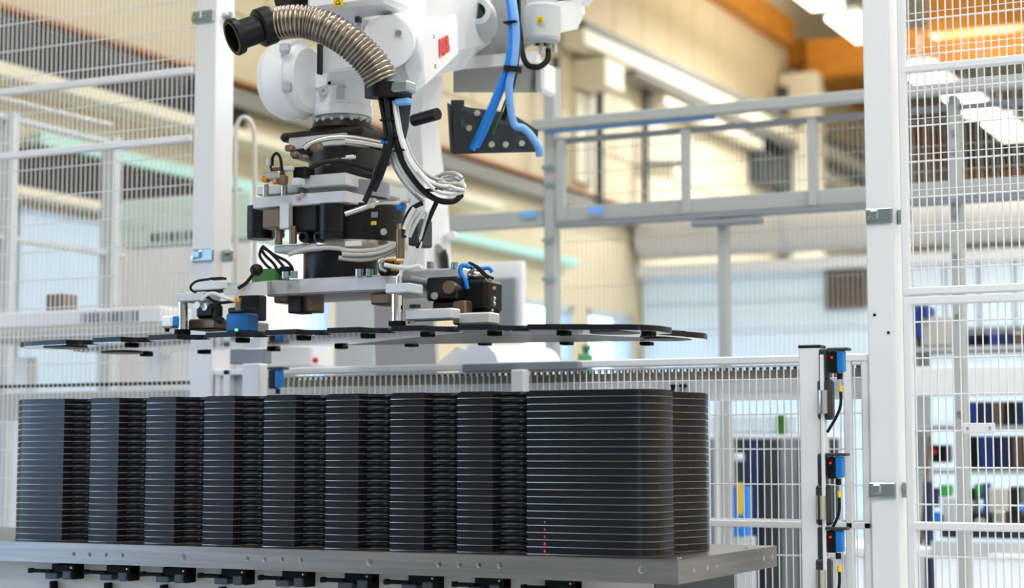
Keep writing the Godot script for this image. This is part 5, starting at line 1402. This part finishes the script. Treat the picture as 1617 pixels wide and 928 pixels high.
func plates() -> void:
	make_plate(1.6195, "held_plate", "thin scalloped plate with shiny underside held by the gripper above the stack", "", true)
	var n := 23
	var low := 0.9558
	var pitch := 0.02065
	var first: Node3D
	for i in n:
		var y := low + pitch * (n - 1 - i)
		var lab := "black scalloped plate, topmost of the stack on the table"
		if i == n - 1:
			lab = "black scalloped plate, lowest of the stack, lying on the table"
		elif i > 0:
			lab = "black scalloped plate, %s from the top of the stack" % nth(i)
		if i == 0:
			first = make_plate(y, "stacked_plate", lab, "stacked black plates", false)
		else:
			var c := first.duplicate()
			c.name = numbered("stacked_plate")
			add_child(c)
			c.position.y = y
			c.set_meta("label", lab)
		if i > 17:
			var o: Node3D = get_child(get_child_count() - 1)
			var mk := part("red_light_spot", g1(Vector3(-2.215, y + 0.01, PZ0 + 0.0005), Vector3(0.0035, 0.006, 0.0015)), M["red led" if i > 20 else "red print"], o, "small red light spot")  # red light spots put in as small glowing and red-coloured blocks
			mk.name = "red_light_spot"

# ---------- table under the stack ----------
func table() -> void:
	var t := thing("stack_table", "milled aluminium table plate on a grey base carrying the stack", "table", Vector3(-3.1, 0, -5.07))
	var slabc := CSGBox3D.new()
	slabc.name = "base_plate"
	slabc.size = Vector3(3.215, 0.066, 0.875)
	slabc.material = M["milled aluminium"]
	t.add_child(slabc)
	slabc.position = Vector3(-3.392, 0.92, -5.0675) - t.position
	for q in [[-3.906, 0.916, 0.008], [-3.84, 0.916, 0.008], [-3.772, 0.917, 0.008], [-3.705, 0.917, 0.008], [-3.463, 0.917, 0.011], [-3.218, 0.92, 0.008], [-3.154, 0.919, 0.008], [-3.089, 0.921, 0.008], [-3.019, 0.921, 0.008], [-2.776, 0.922, 0.011], [-2.537, 0.921, 0.0085], [-2.469, 0.921, 0.0085], [-2.404, 0.923, 0.0085], [-2.336, 0.923, 0.0085], [-1.892, 0.925, 0.0115]]:
		hole(slabc, Vector3(q[0], q[1], -4.63) - t.position, Vector3(90, 0, 0), q[2])
	for q in [[-4.755, 0.92, 0.008], [-4.865, 0.92, 0.008], [-4.945, 0.92, 0.004], [-5.295, 0.92, 0.004], [-5.375, 0.92, 0.008], [-5.46, 0.92, 0.008]]:
		hole(slabc, Vector3(-1.7845, q[1], q[0]) - t.position, Vector3(0, 0, 90), q[2])
	for q in [[-1.815, -4.72], [-1.815, -5.3]]:
		part("dowel", gc(Vector3(q[0], 0.95, q[1]), Vector3(q[0], 0.957, q[1]), 0.006, -1, 12), M["polished steel"], t)
	part("front_panel", g1(Vector3(-3.43, 0.445, -4.74), Vector3(3.05, 0.887, 0.03), 0.004), M["table grey"], t)
	part("side_panel", g1(Vector3(-1.92, 0.445, -5.1), Vector3(0.03, 0.887, 0.68), 0.004), M["slate metal"], t)
	part("back_panel", g1(Vector3(-3.43, 0.445, -5.45), Vector3(3.05, 0.887, 0.03), 0.004), M["table grey"], t)
	# black toggle latches under the plate edge
	for q in [[-4.061, -3.939, -4.137, 0.879, 0.83],
			[-3.831, -3.708, -3.902, 0.881, 0.832],
			[-3.603, -3.482, -3.669, 0.881, 0.833],
			[-3.373, -3.254, -3.44, 0.884, 0.834],
			[-3.142, -3.027, -3.208, 0.884, 0.835],
			[-2.914, -2.797, -2.978, 0.885, 0.835],
			[-2.69, -2.571, -2.752, 0.886, 0.836],
			[-2.464, -2.347, -2.519, 0.886, 0.836],
			[-2.236, -2.119, -2.291, 0.885, 0.835]]:
		var xa: float = q[0]
		var xb: float = q[1]
		var yt: float = q[3]
		var yb: float = q[4]
		var hgt := yt - yb
		var g := G.new()
		g.box(Vector3((xa + xb) / 2 + 0.01, yt - hgt * 0.3, -4.705), Vector3(xb - xa - 0.02, hgt * 0.6, 0.05), 0.003)
		var la := part("toggle_latch", g, M["rubber"], t)
		part("end_plate", g1(Vector3(xb - 0.003, (yt + yb) / 2, -4.7), Vector3(0.006, hgt, 0.055), 0.002), M["rubber"], la)
		g = G.new()
		g.box(Vector3(xa + 0.03, yb + hgt * 0.22, -4.69), Vector3(0.05, hgt * 0.42, 0.05), 0.003)
		part("latch_base", g, M["slate metal"], la)
		part("latch_block", g1(Vector3(xb - 0.025, yb + hgt * 0.32, -4.688), Vector3(0.034, hgt * 0.62, 0.05), 0.004), M["slate metal"], la)
		g = G.new()
		g.box(Vector3((q[2] + xa) / 2 + 0.012, yt - hgt * 0.5, -4.682), Vector3(xa - q[2] + 0.024, hgt * 0.24, 0.02), 0.003)
		g.box(Vector3(q[2] + 0.008, yt - hgt * 0.5, -4.682), Vector3(0.016, hgt * 0.34, 0.022), 0.003)
		part("lever", g, M["rubber"], la)
		part("rivet", gc(Vector3(xb - 0.012, yt - hgt * 0.2, -4.68), Vector3(xb - 0.012, yt - hgt * 0.2, -4.672), 0.003, -1, 10), M["steel"], la)
		part("peg", g1(Vector3(xa + 0.006, yb - 0.03, -4.71), Vector3(0.016, 0.04, 0.03), 0.003), M["rubber"], la)

func hole(parent: CSGBox3D, at: Vector3, turn: Vector3, r: float) -> void:
	var c := CSGCylinder3D.new()
	c.name = "hole"
	c.operation = CSGShape3D.OPERATION_SUBTRACTION
	c.radius = r
	c.height = 0.06
	c.sides = 24
	c.material = M["hole metal"]
	parent.add_child(c, true)
	c.position = at - parent.position
	c.rotation_degrees = turn
